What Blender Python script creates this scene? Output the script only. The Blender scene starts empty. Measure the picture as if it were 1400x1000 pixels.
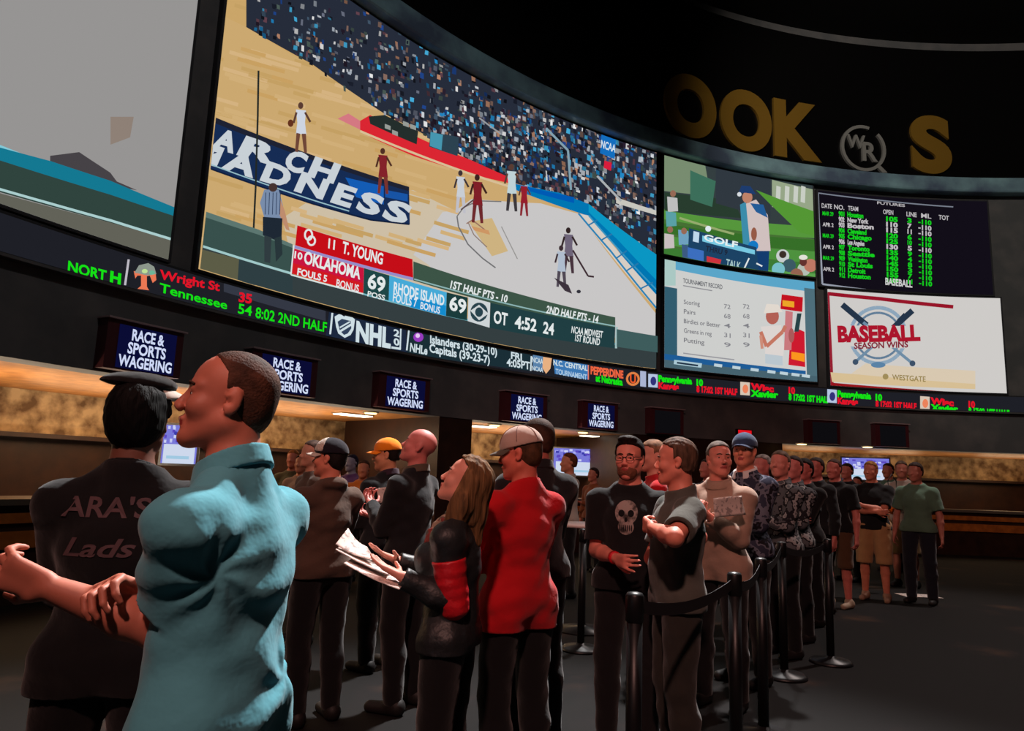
import bpy, math, random
import numpy as np
from mathutils import Vector, Matrix
from mathutils.geometry import tessellate_polygon
random.seed(7); rng = np.random.default_rng(5)
C = bpy.context.scene.collection

# ------------------------------------------------------------------ camera numbers
FPX = 970.0; PITCH = math.atan(0.155); ROLL = math.radians(2.1); HC = 1.45
_F = np.array([0, math.cos(PITCH), math.sin(PITCH)]); _R0 = np.array([1.0, 0, 0]); _U0 = np.cross(_R0, _F)
_R = _R0*math.cos(ROLL)+_U0*math.sin(ROLL); _U = -_R0*math.sin(ROLL)+_U0*math.cos(ROLL)
CX, CY, RW = 10.31, 0.0, 16.37          # the curved screen wall is a circle in plan
def ray(x, y): return _F*FPX + _R*(x-700) - _U*(y-500)
def at_depth(x, y, d):
    r = ray(x, y); return np.array([0, 0, HC]) + r/FPX*d
def on_floor(x, y, z=0.0):
    r = ray(x, y); return np.array([0, 0, HC]) + r*((z-HC)/r[2])
def wall(x, y, rad=RW):
    d = ray(x, y); c = np.array([CX, CY]); a = d[:2]@d[:2]; b = -d[:2]@c; k = c@c-rad*rad
    t = (-b+math.sqrt(b*b-a*k))/a; p = d*t
    return math.atan2(p[0]-c[0], p[1]-c[1])*RW, p[2]+HC
G = 0.25
def bend(s, z, off=0.0):
    """point on the curved wall: s metres along the arc, z up, off metres into the room"""
    i = math.floor(s/G); f = s/G-i; r = RW-off
    a, b = i*G/RW, (i+1)*G/RW
    return (CX+r*((1-f)*math.sin(a)+f*math.sin(b)), CY+r*((1-f)*math.cos(a)+f*math.cos(b)), z)

# ------------------------------------------------------------------ materials
def lin(c):
    if isinstance(c, str):
        c = [int(c[i:i+2], 16) for i in (0, 2, 4)]
    return tuple(((v/255)/12.92 if v/255 <= .04045 else ((v/255+.055)/1.055)**2.4) for v in c)
MATS = {}
def mat(name, col, rough=.7, metal=0, emit=None, es=1.0, bump=None, noise=None, spec=.3, sheen=0):
    if name in MATS: return MATS[name]
    m = bpy.data.materials.new(name); m.use_nodes = True; nt = m.node_tree; b = nt.nodes['Principled BSDF']
    c = lin(col)
    b.inputs['Base Color'].default_value = (*c, 1); b.inputs['Roughness'].default_value = rough
    b.inputs['Metallic'].default_value = metal; b.inputs['Specular IOR Level'].default_value = spec
    if sheen: b.inputs['Sheen Weight'].default_value = sheen
    if emit: b.inputs['Emission Color'].default_value = (*lin(emit), 1); b.inputs['Emission Strength'].default_value = es
    tc = nt.nodes.new('ShaderNodeTexCoord')
    if noise:
        sc, c2, lo, hi = noise
        n = nt.nodes.new('ShaderNodeTexNoise'); n.inputs['Scale'].default_value = sc; n.inputs['Detail'].default_value = 4
        nt.links.new(tc.outputs['Object'], n.inputs['Vector'])
        r = nt.nodes.new('ShaderNodeValToRGB'); r.color_ramp.elements[0].position = lo; r.color_ramp.elements[1].position = hi
        r.color_ramp.elements[0].color = (*c, 1); r.color_ramp.elements[1].color = (*lin(c2), 1)
        nt.links.new(n.outputs['Fac'], r.inputs['Fac']); nt.links.new(r.outputs['Color'], b.inputs['Base Color'])
    if bump:
        sc, st = bump
        n = nt.nodes.new('ShaderNodeTexNoise'); n.inputs['Scale'].default_value = sc; n.inputs['Detail'].default_value = 3
        nt.links.new(tc.outputs['Object'], n.inputs['Vector'])
        bp = nt.nodes.new('ShaderNodeBump'); bp.inputs['Strength'].default_value = st; bp.inputs['Distance'].default_value = .02
        nt.links.new(n.outputs['Fac'], bp.inputs['Height']); nt.links.new(bp.outputs['Normal'], b.inputs['Normal'])
    MATS[name] = m; return m
def cloth(name, col, **k): return mat(name, col, rough=.9, spec=.15, bump=(14, .35), sheen=.15, **k)
def camo_mat(name, cols):
    if name in MATS: return MATS[name]
    m = mat(name, cols[0], rough=.9, spec=.1); nt = m.node_tree; b = nt.nodes['Principled BSDF']
    tc = nt.nodes.new('ShaderNodeTexCoord'); n = nt.nodes.new('ShaderNodeTexNoise'); n.inputs['Scale'].default_value = 13
    n.inputs['Detail'].default_value = 2; nt.links.new(tc.outputs['Object'], n.inputs['Vector'])
    r = nt.nodes.new('ShaderNodeValToRGB'); r.color_ramp.interpolation = 'CONSTANT'
    e = r.color_ramp.elements; e[0].color = (*lin(cols[0]), 1); e[1].position = .45; e[1].color = (*lin(cols[1]), 1)
    for p, c in ((.54, cols[2]), (.62, cols[0])):
        q = e.new(p); q.color = (*lin(c), 1)
    nt.links.new(n.outputs['Fac'], r.inputs['Fac']); nt.links.new(r.outputs['Color'], b.inputs['Base Color'])
    return m
def led_mat():
    m = bpy.data.materials.new('led_image'); m.use_nodes = True; nt = m.node_tree; nt.nodes.clear()
    a = nt.nodes.new('ShaderNodeAttribute'); a.attribute_name = 'Col'
    e = nt.nodes.new('ShaderNodeEmission'); e.inputs['Strength'].default_value = 1.0
    o = nt.nodes.new('ShaderNodeOutputMaterial')
    nt.links.new(a.outputs['Color'], e.inputs['Color']); nt.links.new(e.outputs[0], o.inputs[0]); return m
LED = led_mat()

# ------------------------------------------------------------------ object helpers
def link(o, parent=None, **props):
    C.objects.link(o)
    if parent: o.parent = parent
    for k, v in props.items():
        if v is not None: o[k] = v
    return o
def thing(name, label, cat, loc=(0, 0, 0), rz=0, group=None):
    o = bpy.data.objects.new(name, None); o.empty_display_size = .2
    o.location = loc; o.rotation_euler = (0, 0, rz)
    return link(o, None, label=label, category=cat, group=group)
def obj(name, V, Fc, m, parent=None, smooth=False, **props):
    me = bpy.data.meshes.new(name); me.from_pydata([tuple(v) for v in V], [], [tuple(f) for f in Fc]); me.update()
    if m: me.materials.append(m)
    if smooth: me.polygons.foreach_set('use_smooth', [True]*len(me.polygons))
    return link(bpy.data.objects.new(name, me), parent, **props)
class MB:
    def __init__(s): s.V = []; s.F = []
    def add(s, V, F):
        n = len(s.V); s.V += [tuple(v) for v in V]; s.F += [tuple(i+n for i in f) for f in F]; return s
    def box(s, x0, x1, y0, y1, z0, z1):
        return s.add([(x, y, z) for z in (z0, z1) for y in (y0, y1) for x in (x0, x1)],
              [(0, 2, 3, 1), (4, 5, 7, 6), (0, 1, 5, 4), (2, 6, 7, 3), (0, 4, 6, 2), (1, 3, 7, 5)])
    def lathe(s, prof, n=28, c=(0, 0, 0)):
        V = []; F = []
        for r, z in prof:
            for i in range(n):
                a = 2*math.pi*i/n; V.append((c[0]+r*math.cos(a), c[1]+r*math.sin(a), c[2]+z))
        for j in range(len(prof)-1):
            for i in range(n):
                k = (i+1) % n; F.append((j*n+i, j*n+k, (j+1)*n+k, (j+1)*n+i))
        F.append(tuple(range(n))[::-1]); F.append(tuple((len(prof)-1)*n+i for i in range(n)))
        return s.add(V, F)
    def tube(s, pts, r, n=10):
        pts = [Vector(p) for p in pts]; V = []; F = []
        for i, p in enumerate(pts):
            d = (pts[min(i+1, len(pts)-1)]-pts[max(i-1, 0)]).normalized()
            a = d.cross(Vector((0, 0, 1)));
            if a.length < .01: a = d.cross(Vector((0, 1, 0)))
            a.normalize(); b = d.cross(a)
            rr = r[i] if isinstance(r, (list, tuple)) else r
            for k in range(n):
                t = 2*math.pi*k/n; V.append(p+(a*math.cos(t)+b*math.sin(t))*rr)
        for i in range(len(pts)-1):
            for k in range(n):
                q = (k+1) % n; F.append((i*n+k, i*n+q, (i+1)*n+q, (i+1)*n+k))
        F.append(tuple(range(n))[::-1]); F.append(tuple((len(pts)-1)*n+k for k in range(n)))
        return s.add(V, F)
    def arcbox(s, s0, s1, z0, z1, o0, o1):
        """box bent along the wall: o0..o1 metres towards the room"""
        ks = [s0]+[k*G for k in range(math.floor(s0/G)+1, math.ceil(s1/G))]+[s1]
        V = []; F = []
        for k in ks:
            V += [bend(k, z0, o0), bend(k, z1, o0), bend(k, z1, o1), bend(k, z0, o1)]
        for i in range(len(ks)-1):
            a, b = i*4, i*4+4
            for j in range(4): F.append((a+j, b+j, b+(j+1) % 4, a+(j+1) % 4))
        F.append((0, 1, 2, 3)); e = (len(ks)-1)*4; F.append((e+3, e+2, e+1, e))
        return s.add(V, F)
    def build(s, name, m, parent=None, smooth=False, bevel=0, **props):
        o = obj(name, s.V, s.F, m, parent, smooth, **props)
        if bevel:
            b = o.modifiers.new('bevel', 'BEVEL'); b.width = bevel; b.segments = 2; b.limit_method = 'ANGLE'
        return o
def struct(name, mb, m, **k): return mb.build(name, m, None, kind='structure', **k)

# ------------------------------------------------------------------ text outlines
_tc = {}
def text_tris(txt, bold=0.0, shear=0.0, res=3):
    key = (txt, bold, shear, res)
    if key in _tc: return _tc[key]
    cu = bpy.data.curves.new('t', 'FONT'); cu.body = txt; cu.size = 1; cu.offset = bold; cu.shear = shear
    cu.resolution_u = res; cu.fill_mode = 'FRONT'
    o = bpy.data.objects.new('t', cu); C.objects.link(o)
    dg = bpy.context.evaluated_depsgraph_get(); me = o.evaluated_get(dg).to_mesh()
    V = [(v.co.x, v.co.y) for v in me.vertices]; F = [tuple(p.vertices) for p in me.polygons]
    o.evaluated_get(dg).to_mesh_clear(); bpy.data.objects.remove(o); bpy.data.curves.remove(cu)
    if not V: V = [(0, 0)]
    xs = [v[0] for v in V]; ys = [v[1] for v in V]; x0, x1, y0 = min(xs), max(xs), min(0, 0)
    cap = 0.69
    V = [((x-x0)/max(x1-x0, 1e-6), y/cap) for x, y in V]      # unit box: width 1, cap height 1
    _tc[key] = (V, F, (x1-x0)/cap); return _tc[key]

# ------------------------------------------------------------------ drawing on a curved display
def clip_half(P, ax, v, keep_gt):
    out = []; n = len(P)
    for i in range(n):
        a, b = P[i], P[(i+1) % n]; ia = (a[ax] >= v) if keep_gt else (a[ax] <= v); ib = (b[ax] >= v) if keep_gt else (b[ax] <= v)
        if ia: out.append(a)
        if ia != ib:
            t = (v-a[ax])/(b[ax]-a[ax]); out.append((a[0]+(b[0]-a[0])*t, a[1]+(b[1]-a[1])*t))
    return out
class Pic:
    """flat shapes laid on the curved display s0..s1 x z0..z1; every shape is a coloured facet of ONE mesh"""
    def __init__(s, s0, s1, z0, z1, base, off):
        s.r = (s0, s1, z0, z1); s.off = off; s.n = 0; s.V = []; s.F = []; s.Cc = []
        s.poly_sz([(s0, z0), (s1, z0), (s1, z1), (s0, z1)], base)
    def convex(s, P, col, off):
        s0, s1, z0, z1 = s.r
        for ax, v, g in ((0, s0, True), (0, s1, False), (1, z0, True), (1, z1, False)):
            P = clip_half(P, ax, v, g)
            if len(P) < 3: return
        a = min(p[0] for p in P); b = max(p[0] for p in P)
        for i in range(math.floor(a/G), math.floor((b-1e-9)/G)+1):
            Q = clip_half(clip_half(P, 0, i*G, True), 0, (i+1)*G, False)
            if len(Q) < 3: continue
            n = len(s.V)
            for q in Q:
                qs = min(max(q[0], i*G+1e-7), (i+1)*G-1e-7); s.V.append(bend(qs, q[1], off))
            s.F.append(tuple(range(n, n+len(Q)))); s.Cc.append((col, len(Q)))
    def layer(s): s.n += 1; return s.off + s.n*0.0004
    def poly_sz(s, P, col, off=None):
        if off is None: off = s.layer()
        c = lin(col); tr = tessellate_polygon([[Vector((p[0], p[1], 0)) for p in P]])
        for t in tr:
            q = [P[i] for i in t]
            if (q[1][0]-q[0][0])*(q[2][1]-q[0][1])-(q[1][1]-q[0][1])*(q[2][0]-q[0][0]) < 0: q = q[::-1]
            s.convex(q, c, off)
    def px(s, P, col, off=None): s.poly_sz([wall(*p) for p in P], col, off)
    def line(s, P, w, col):
        off = s.layer()
        for a, b in zip(P[:-1], P[1:]):
            dx, dy = b[0]-a[0], b[1]-a[1]; L = math.hypot(dx, dy) or 1; nx, ny = -dy/L*w/2, dx/L*w/2
            s.px([(a[0]+nx, a[1]+ny), (b[0]+nx, b[1]+ny), (b[0]-nx, b[1]-ny), (a[0]-nx, a[1]-ny)], col, off)
    def ell(s, cx, cy, rx, ry, col, n=18, rot=0):
        cr, sr = math.cos(rot), math.sin(rot)
        s.px([(cx+rx*math.cos(2*math.pi*i/n)*cr-ry*math.sin(2*math.pi*i/n)*sr, cy+rx*math.cos(2*math.pi*i/n)*sr+ry*math.sin(2*math.pi*i/n)*cr) for i in range(n)], col)
    def ring(s, cx, cy, rx, ry, w, col, a0=0, a1=360, n=30):
        s.line([(cx+rx*math.cos(math.radians(a0+(a1-a0)*i/n)), cy+ry*math.sin(math.radians(a0+(a1-a0)*i/n))) for i in range(n+1)], w, col)
    def text(s, txt, bl, br, tl, col, bold=.02, shear=0):
        """baseline left/right and cap-height left point, in photo pixels, taken onto the wall"""
        V, F, _ = text_tris(txt, bold, shear); A = np.array(wall(*bl)); B = np.array(wall(*br)); T = np.array(wall(*tl))
        off = s.layer(); c = lin(col)
        Q = [tuple(A+(B-A)*u+(T-A)*v) for u, v in V]
        for f in F:
            q = [Q[i] for i in f]
            if len(q) > 3:
                for k in range(1, len(q)-1): s.convex([q[0], q[k], q[k+1]], c, off)
            else: s.convex(q, c, off)
    def build(s, name, parent):
        me = bpy.data.meshes.new(name); me.from_pydata(s.V, [], s.F); me.update()
        a = me.color_attributes.new('Col', 'FLOAT_COLOR', 'CORNER')
        arr = np.concatenate([np.tile(np.array([*c, 1.0]), n) for c, n in s.Cc]); a.data.foreach_set('color', arr.astype(np.float32))
        me.materials.append(LED)
        return link(bpy.data.objects.new(name, me), parent)
# ================================================================== SETTING
LEDGE_FILL = 5; COUNTER_FILL = 27
blk = mat('matt_black_panel', (92, 92, 94), rough=.6, noise=(2, (112, 108, 108), .4, .7))
S0, S1 = -30.0, 16.0
Z_SOF, Z_SIGN, Z_TB, Z_TT, Z_SB, Z_ST, Z_F0, Z_F1, Z_CEIL = 2.37, 2.94, 3.30, 3.66, 3.72, 8.50, 8.55, 8.93, 12.6
def quad_floor():
    m = mat('casino_carpet', (17, 15, 16), rough=.9, spec=.2); nt = m.node_tree; b = nt.nodes['Principled BSDF']
    tc = nt.nodes.new('ShaderNodeTexCoord'); v = nt.nodes.new('ShaderNodeTexVoronoi'); v.inputs['Scale'].default_value = 1.6
    n = nt.nodes.new('ShaderNodeTexNoise'); n.inputs['Scale'].default_value = 4; n.inputs['Detail'].default_value = 5
    mx = nt.nodes.new('ShaderNodeMixRGB'); mx.inputs['Fac'].default_value = .35
    nt.links.new(tc.outputs['Object'], n.inputs['Vector']); nt.links.new(tc.outputs['Object'], mx.inputs[1]); nt.links.new(n.outputs['Color'], mx.inputs[2])
    nt.links.new(mx.outputs[0], v.inputs['Vector'])
    r = nt.nodes.new('ShaderNodeValToRGB'); e = r.color_ramp.elements
    e[0].color = (*lin((62, 42, 28)), 1); e[1].position = .5; e[1].color = (*lin((11, 10, 10)), 1)
    q = e.new(.22); q.color = (*lin((28, 20, 17)), 1); q = e.new(.34); q.color = (*lin((13, 11, 12)), 1)
    nt.links.new(v.outputs['Distance'], r.inputs['Fac']); nt.links.new(r.outputs['Color'], b.inputs['Base Color'])
    struct('floor', MB().box(-12, 26, -6, 24, -.1, 0), m)
quad_floor()
ceil_m = mat('dark_ceiling_paint', (20, 19, 20), rough=.9)
struct('ceiling', MB().box(-12, 26, -6, 24, Z_CEIL, Z_CEIL+.1), ceil_m)
struct('wall_behind', MB().box(-12, 26, -6.1, -6, 0, Z_CEIL), ceil_m)
struct('wall_left', MB().box(-12.1, -12, -6, 24, 0, Z_CEIL), ceil_m)
struct('wall_right', MB().box(26, 26.1, -6, 24, 0, Z_CEIL), ceil_m)
# the curved bulkhead that carries the screens, from the soffit up to the ceiling
struct('wall_screens', MB().arcbox(S0, S1, Z_SOF, Z_CEIL, -.35, 0), blk)
# back wall of the betting counter, seen under the bulkhead
bm = mat('golden_brick', (150, 105, 52), rough=.7); nt = bm.node_tree; bb = nt.nodes['Principled BSDF']
tc = nt.nodes.new('ShaderNodeTexCoord'); nz = nt.nodes.new('ShaderNodeTexNoise'); nz.inputs['Scale'].default_value = 5; nz.inputs['Detail'].default_value = 6
rp = nt.nodes.new('ShaderNodeValToRGB'); rp.color_ramp.elements[0].color = (*lin((112, 86, 60)), 1); rp.color_ramp.elements[0].position = .35
rp.color_ramp.elements[1].color = (*lin((206, 176, 134)), 1); rp.color_ramp.elements[1].position = .65
nt.links.new(tc.outputs['Object'], nz.inputs['Vector']); nt.links.new(nz.outputs['Fac'], rp.inputs['Fac']); nt.links.new(rp.outputs['Color'], bb.inputs['Base Color'])
struct('wall_counter', MB().arcbox(S0, S1, 0, 3.2, -3.3, -3.1), bm)
wood = mat('honey_wood', (176, 118, 62), rough=.45, noise=(6, (140, 86, 42), .35, .7), spec=.4)
dwood = mat('dark_wood', (40, 22, 18), rough=.45, noise=(5, (58, 34, 24), .3, .7), spec=.4)
ow = mat('orange_wood', (190, 104, 40), rough=.5, noise=(7, (150, 78, 30), .35, .7))
# soffit bays of honey wood between dark piers
s_p = {}
def S(x, y=590): return wall(x, y)[0]
bays = [(-29.5, S(601)), (S(646), S(866)), (S(1070), 15.5)]
struct('trim_1', MB().arcbox(-29.9, 15.9, Z_SOF, Z_SOF+.12, -3.1, -.35), wood)
for i, (a, b) in enumerate(((bays[0][1], bays[1][0]), (bays[1][1], bays[2][0]))):
    struct('trim_%d' % (i+2), MB().arcbox(a, b, 0, Z_SOF, -2.9, -.02), dwood)
struct('trim_4', MB().arcbox(S0, S1, Z_TB-.03, Z_TB, 0, .10), blk)          # ledge under the ticker
fas = mat('brushed_blue_metal', (150, 190, 200), rough=.4, metal=.1, noise=(1.2, (96, 112, 136), .35, .65))
o = struct('trim_5', MB().arcbox(S0, S1, Z_F0, Z_F1, 0, .30), fas, bevel=.05)
hdr = mat('header_black', (10, 9, 10), rough=.35)
struct('trim_6', MB().arcbox(S0, S1, Z_F1, 12.3, 0, .16), hdr)

# lit trough lights and downlights in the soffit (they are lamps: they glow)
white_em = mat('lamp_white', (255, 250, 235), emit=(255, 246, 225), es=3.0)
warm_em = mat('lamp_warm', (255, 226, 150), emit=(255, 222, 150), es=3.0)
ring_m = mat('lamp_ring', (190, 180, 160), rough=.3, metal=.8)
def soffit_pt(x, y): return on_floor(x, y, Z_SOF)
def radial(p): return math.atan2(p[0]-CX, p[1]-CY)
for (x, y, w, kind) in ((483, 566, .62, 'strip'), (557, 575, .3, 'strip'), (660, 582, .5, 'strip'), (806, 595, .35, 'strip')):
    p = soffit_pt(x, y)
    t = thing('soffit_light', 'white strip light set in the wooden soffit %s' % {483: 'left of the first pier, the longest', 557: 'just left of the first dark pier', 660: 'just right of the first dark pier', 806: 'below the rightmost lit wagering sign'}[x], 'light', (p[0], p[1], Z_SOF), -radial(p), 'strip lights in the soffit')
    MB().box(-w/2-.02, w/2+.02, -.14, .14, -.02, 0.0).build('light_frame', ring_m, t)
    MB().box(-w/2, w/2, -.12, .12, -.035, -.02).build('diffuser', white_em, t)
dl = ((507, 563, 'just above the long strip light'), (676, 580, 'above the cap of the man in red'), (797, 590, 'below the rightmost lit wagering sign'), (879, 597, 'above the head of the man with glasses'), (1096, 606, 'in the right bay, the left of its two'), (1186, 610, 'in the right bay, the right of its two'))
for (x, y, w) in dl:
    p = soffit_pt(x, y)
    t = thing('downlight', 'small round downlight in the wooden soffit, '+w, 'light', (p[0], p[1], Z_SOF), 0, 'round downlights in the soffit')
    MB().lathe([(.13, 0), (.13, -.02), (.10, -.025)]).build('ring', ring_m, t)
    MB().lathe([(.10, -.02), (.09, -.04), (.02, -.045)]).build('lamp', warm_em, t)
# warm light spilling out of the counter bays: one lamp under each lit stretch of soffit
for i, (sx, rad, pw) in enumerate(((-19.5, 1.6, 55), (-16.6, 1.6, 55), (-14.2, 1.6, 55), (-11.2, 1.6, 45), (-9.3, 1.6, 45), (-3.6, 1.6, 30), (-1.0, 1.6, 30), (2, 1.6, 25))):
    L = bpy.data.lights.new('counter_lamp', 'AREA'); L.energy = pw*.8; L.size = 1.2; L.color = (1, .72, .42)
    o = bpy.data.objects.new('counter_lamp', L); q = bend(sx, Z_SOF-.12, -rad); o.location = q; C.objects.link(o)
struct('trim_8', MB().arcbox(S0, S1, 0, 1.72, -3.1, -3.02), dwood)
# added fill lamps and added ledge low on the back wall, brightening the soffit
struct('trim_7', MB().arcbox(S0, S1, 1.72, 1.78, -3.1, -2.85), dwood)
for sx in (-20.5, -18.5, -16.8, -15.2, -13.8, -11.3, -9.6, -3.9, -2.0, 0, 2.5):
    L = bpy.data.lights.new('added_ledge_fill', 'AREA'); L.shape = 'RECTANGLE'; L.size = 1.3; L.size_y = .15; L.energy = LEDGE_FILL; L.color = (1, .74, .46)
    o = bpy.data.objects.new('added_ledge_fill', L); o.location = bend(sx, 1.84, -2.75); a = sx/RW; o.rotation_euler = (math.pi+.6, 0, -a); C.objects.link(o)
# betting counter, one run per bay
cw = mat('counter_stone', (96, 84, 74), rough=.3)
for i, (a, b) in enumerate(bays):
    w = ('left of the first dark pier', 'between the two dark piers', 'right of the wide dark pier')[i]
    sx = max(a, -22)+.7
    while sx < min(b, 5)-.3:                       # added fill lamps over the counter, shining up to brighten the soffit
        L = bpy.data.lights.new('added_counter_fill', 'AREA'); L.size = .5; L.energy = COUNTER_FILL if i != 2 else COUNTER_FILL*.3; L.color = (1, .80, .56); L.spread = math.radians(150)
        o = bpy.data.objects.new('added_counter_fill', L); o.location = bend(sx, 1.12, -1.3); o.rotation_euler = (math.pi, 0, 0); C.objects.link(o); sx += 1.5
    t = thing('betting_counter', 'long wooden betting counter under the soffit '+w, 'counter', bend((a+b)/2, 0, -.6), 0)
    inv = Matrix.Translation(-Vector(bend((a+b)/2, 0, -.6)))
    def sub(name, mb, m):
        mb.V = [tuple(inv @ Vector(v)) for v in mb.V]; mb.build(name, m, t)
    sub('counter_front', MB().arcbox(a+.02, b-.02, 0, .98, -.9, -.5), dwood)
    sub('countertop', MB().arcbox(a+.02, b-.02, .98, 1.04, -1.1, -.4), cw)
    sub('trim_rail', MB().arcbox(a+.02, b-.02, .80, .90, -.5, -.46), ow)
    sub('lower_rail', MB().arcbox(a+.02, b-.02, .55, .72, -.5, -.46), ow)

# ================================================================== SCREENS
house = mat('screen_housing', (58, 58, 62), rough=.5)
def screen(label, s0, s1, z0, z1, base, m=.04):
    t = thing('video_screen', label, 'screen', bend((s0+s1)/2, z0, .06))
    h = MB().arcbox(s0-m, s1+m, z0-m*.8, z1+m*.8, .0, .09); o = h.build('housing', house)
    p = Pic(s0, s1, z0, z1, base, .092); p.t = t; p.h = o
    return p
def finish(p, name='picture'):
    o = p.build(name, None)
    for q in (o, p.h):
        q.parent = p.t; q.matrix_parent_inverse = Matrix.Translation(-Vector(p.t.location))

# ---- screen 1, far left
p = screen('huge curved video screen at the far left, mostly a grey blurred arena floor', -21.8, -17.50, 3.74, Z_ST, (150, 148, 147))
p.px([(143, 255), (180, 262), (152, 250), (143, 238), (100, 210), (60, 215), (60, 250)], (70, 66, 70))
p.px([(-60, 180), (247, 295), (244, 302), (-60, 205)], (130, 200, 215))
p.px([(-60, 190), (60, 222), (143, 249), (236, 287), (236, 300), (143, 268), (-60, 205)], (20, 120, 145))
p.px([(-60, 205), (143, 268), (240, 300), (240, 332), (143, 306), (-60, 250)], (48, 68, 62))
p.px([(-60, 252), (143, 306), (240, 332), (240, 370), (-60, 330)], (98, 98, 88))
p.line([(-60, 246), (60, 280), (143, 303), (235, 331)], 3.5, (170, 205, 205))
p.px([(143, 162), (175, 162), (170, 190), (143, 200)], (142, 128, 118))
finish(p)

# ---- screen 2, the big basketball picture
p = screen('biggest curved video screen, showing a college basketball game with a score bar', -17.10, -7.66, 3.74, Z_ST, (203, 168, 112))
p.px([(250, -200), (900, -200), (900, 260), (700, 240), (560, 178), (470, 120), (330, 40), (250, 0)], (202, 165, 105))
p.px([(440, 262), (560, 262), (640, 300), (700, 350), (760, 400), (893, 440), (893, 470), (640, 410), (390, 345), (380, 300)], (205, 190, 165))
p.px([(618, 290), (640, 274), (735, 280), (790, 295), (893, 440), (893, 480), (740, 430), (600, 385), (560, 340), (640, 340)], (201, 198, 197))
p.px([(600, 292), (690, 278), (740, 282), (795, 305), (893, 430), (893, 475), (640, 400), (560, 350)], (200, 198, 198))
p.px([(636, 305), (668, 300), (690, 345), (668, 352)], (205, 178, 128))
off = p.layer(); p.n += 2                        # plank to plank tint of the court
for k in range(260):
    x = random.uniform(262, 620); y = random.uniform(-120, 330); L_ = random.uniform(20, 70); c = random.choice([(196, 160, 100), (208, 174, 120), (200, 160, 98), (212, 178, 128)])
    p.px([(x, y), (x+L_, y+L_*.29), (x+L_-1, y+L_*.29+5), (x-1, y+5)], c, off+.0001*(k % 9))
# crowd and its dark ground
crowd = [(330, -220), (920, -220), (920, 420), (893, 408), (845, 340), (800, 284), (760, 268), (690, 250), (600, 200), (560, 178), (520, 158), (420, 90), (330, 40)]
p.px(crowd, (38, 44, 58))
def inside(x, y, P):
    c = False
    for i in range(len(P)):
        a, b = P[i], P[i-1]
        if (a[1] > y) != (b[1] > y) and x < (b[0]-a[0])*(y-a[1])/(b[1]-a[1])+a[0]: c = not c
    return c
pal = [(150, 158, 168), (95, 100, 115), (24, 28, 40), (60, 78, 96), (180, 184, 190), (30, 120, 175), (60, 150, 190), (28, 60, 120), (120, 95, 85), (165, 120, 95), (40, 30, 45), (205, 205, 205), (90, 60, 70), (20, 22, 30), (70, 85, 80)]
off = p.layer()
for k in range(5200):
    x = random.uniform(340, 895); y = random.uniform(-60, 405) if k % 3 else random.uniform(150, 300)
    if not inside(x, y, crowd): continue
    if y < 40 and random.random() < .5: continue
    w = random.uniform(2.2, 5.5); h = random.uniform(2.8, 8); c = random.choice(pal); f = random.uniform(.7, 1.15)
    a = random.uniform(-.5, .5)
    p.px([(x, y), (x+w, y+a+w*.35), (x+w+a, y+h+w*.35), (x+a*2, y+h)], tuple(min(255, v*f) for v in c), off + (k % 24)*.0002)
p.n += 14
p.px([(818, 186), (838, 194), (836, 220), (816, 212)], (20, 110, 190)); p.text('NCAA', (817, 204), (837, 211), (818, 194), (220, 235, 240))
p.px([(822, 222), (832, 225), (831, 236), (821, 232)], (215, 30, 60))
p.px([(838, 272), (893, 290), (893, 296), (838, 280)], (200, 198, 190)); p.line([(812, 243), (845, 277)], 3, (170, 175, 178))
p.line([(742, 178), (772, 208), (776, 262)], 3, (130, 160, 175)); p.line([(650, 164), (680, 186)], 2, (150, 155, 160))
# far bench, boards, red and blue apron
p.px([(486, 168), (500, 160), (560, 188), (640, 222), (694, 246), (692, 253), (640, 241), (560, 216), (500, 190), (486, 180)], (218, 38, 50))
p.px([(498, 162), (520, 160), (566, 182), (564, 200), (540, 190), (500, 172)], (36, 46, 44)); p.px([(583, 183), (622, 190), (620, 216), (581, 203)], (44, 66, 80)); p.px([(583, 183), (600, 187), (598, 208), (582, 202)], (70, 150, 175))
for a in ((545, 168), (555, 172), (520, 172), (530, 180)): p.px([(a[0], a[1]), (a[0]+8, a[1]+3), (a[0]+8, a[1]+9), (a[0], a[1]+6)], (150, 155, 150))
p.px([(470, 158), (486, 168), (486, 180), (455, 165)], (212, 120, 130)); p.line([(486, 182), (560, 212), (690, 257)], 3, (215, 190, 150))
p.px([(692, 252), (760, 266), (800, 281), (845, 316), (893, 356), (893, 420), (862, 374), (830, 330), (792, 295), (692, 259)], (0, 118, 178))
p.px([(800, 281), (845, 316), (893, 350), (893, 385), (840, 330), (800, 292)], (10, 150, 195))
p.px([(716, 258), (780, 272), (780, 280), (716, 263)], (0, 90, 180))
# end-line hatching
p.px([(786, 294), (800, 297), (893, 405), (893, 425)], (214, 205, 195)); p.line([(786, 294), (830, 345), (893, 423)], 2.4, (40, 130, 180)); p.line([(800, 297), (893, 398)], 2, (60, 150, 190))
for a, b in (((800, 310), (812, 303)), ((818, 330), (832, 322)), ((838, 355), (852, 345)), ((852, 372), (868, 362)), ((872, 396), (888, 388))): p.line([a, b], 2, (40, 120, 170))
# key, arc and paint lines
p.line([(619, 298), (621, 312), (634, 336), (654, 355), (672, 368)], 1.8, (110, 110, 112)); p.line([(619, 298), (628, 286), (648, 277), (680, 278)], 1.6, (120, 118, 118))
p.line([(632, 308), (640, 303), (662, 320)], 1.6, (150, 110, 95)); p.line([(680, 312), (702, 356)], 1.4, (150, 148, 146)); p.line([(634, 306), (642, 323), (660, 340)], 1.4, (140, 120, 110))
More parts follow.
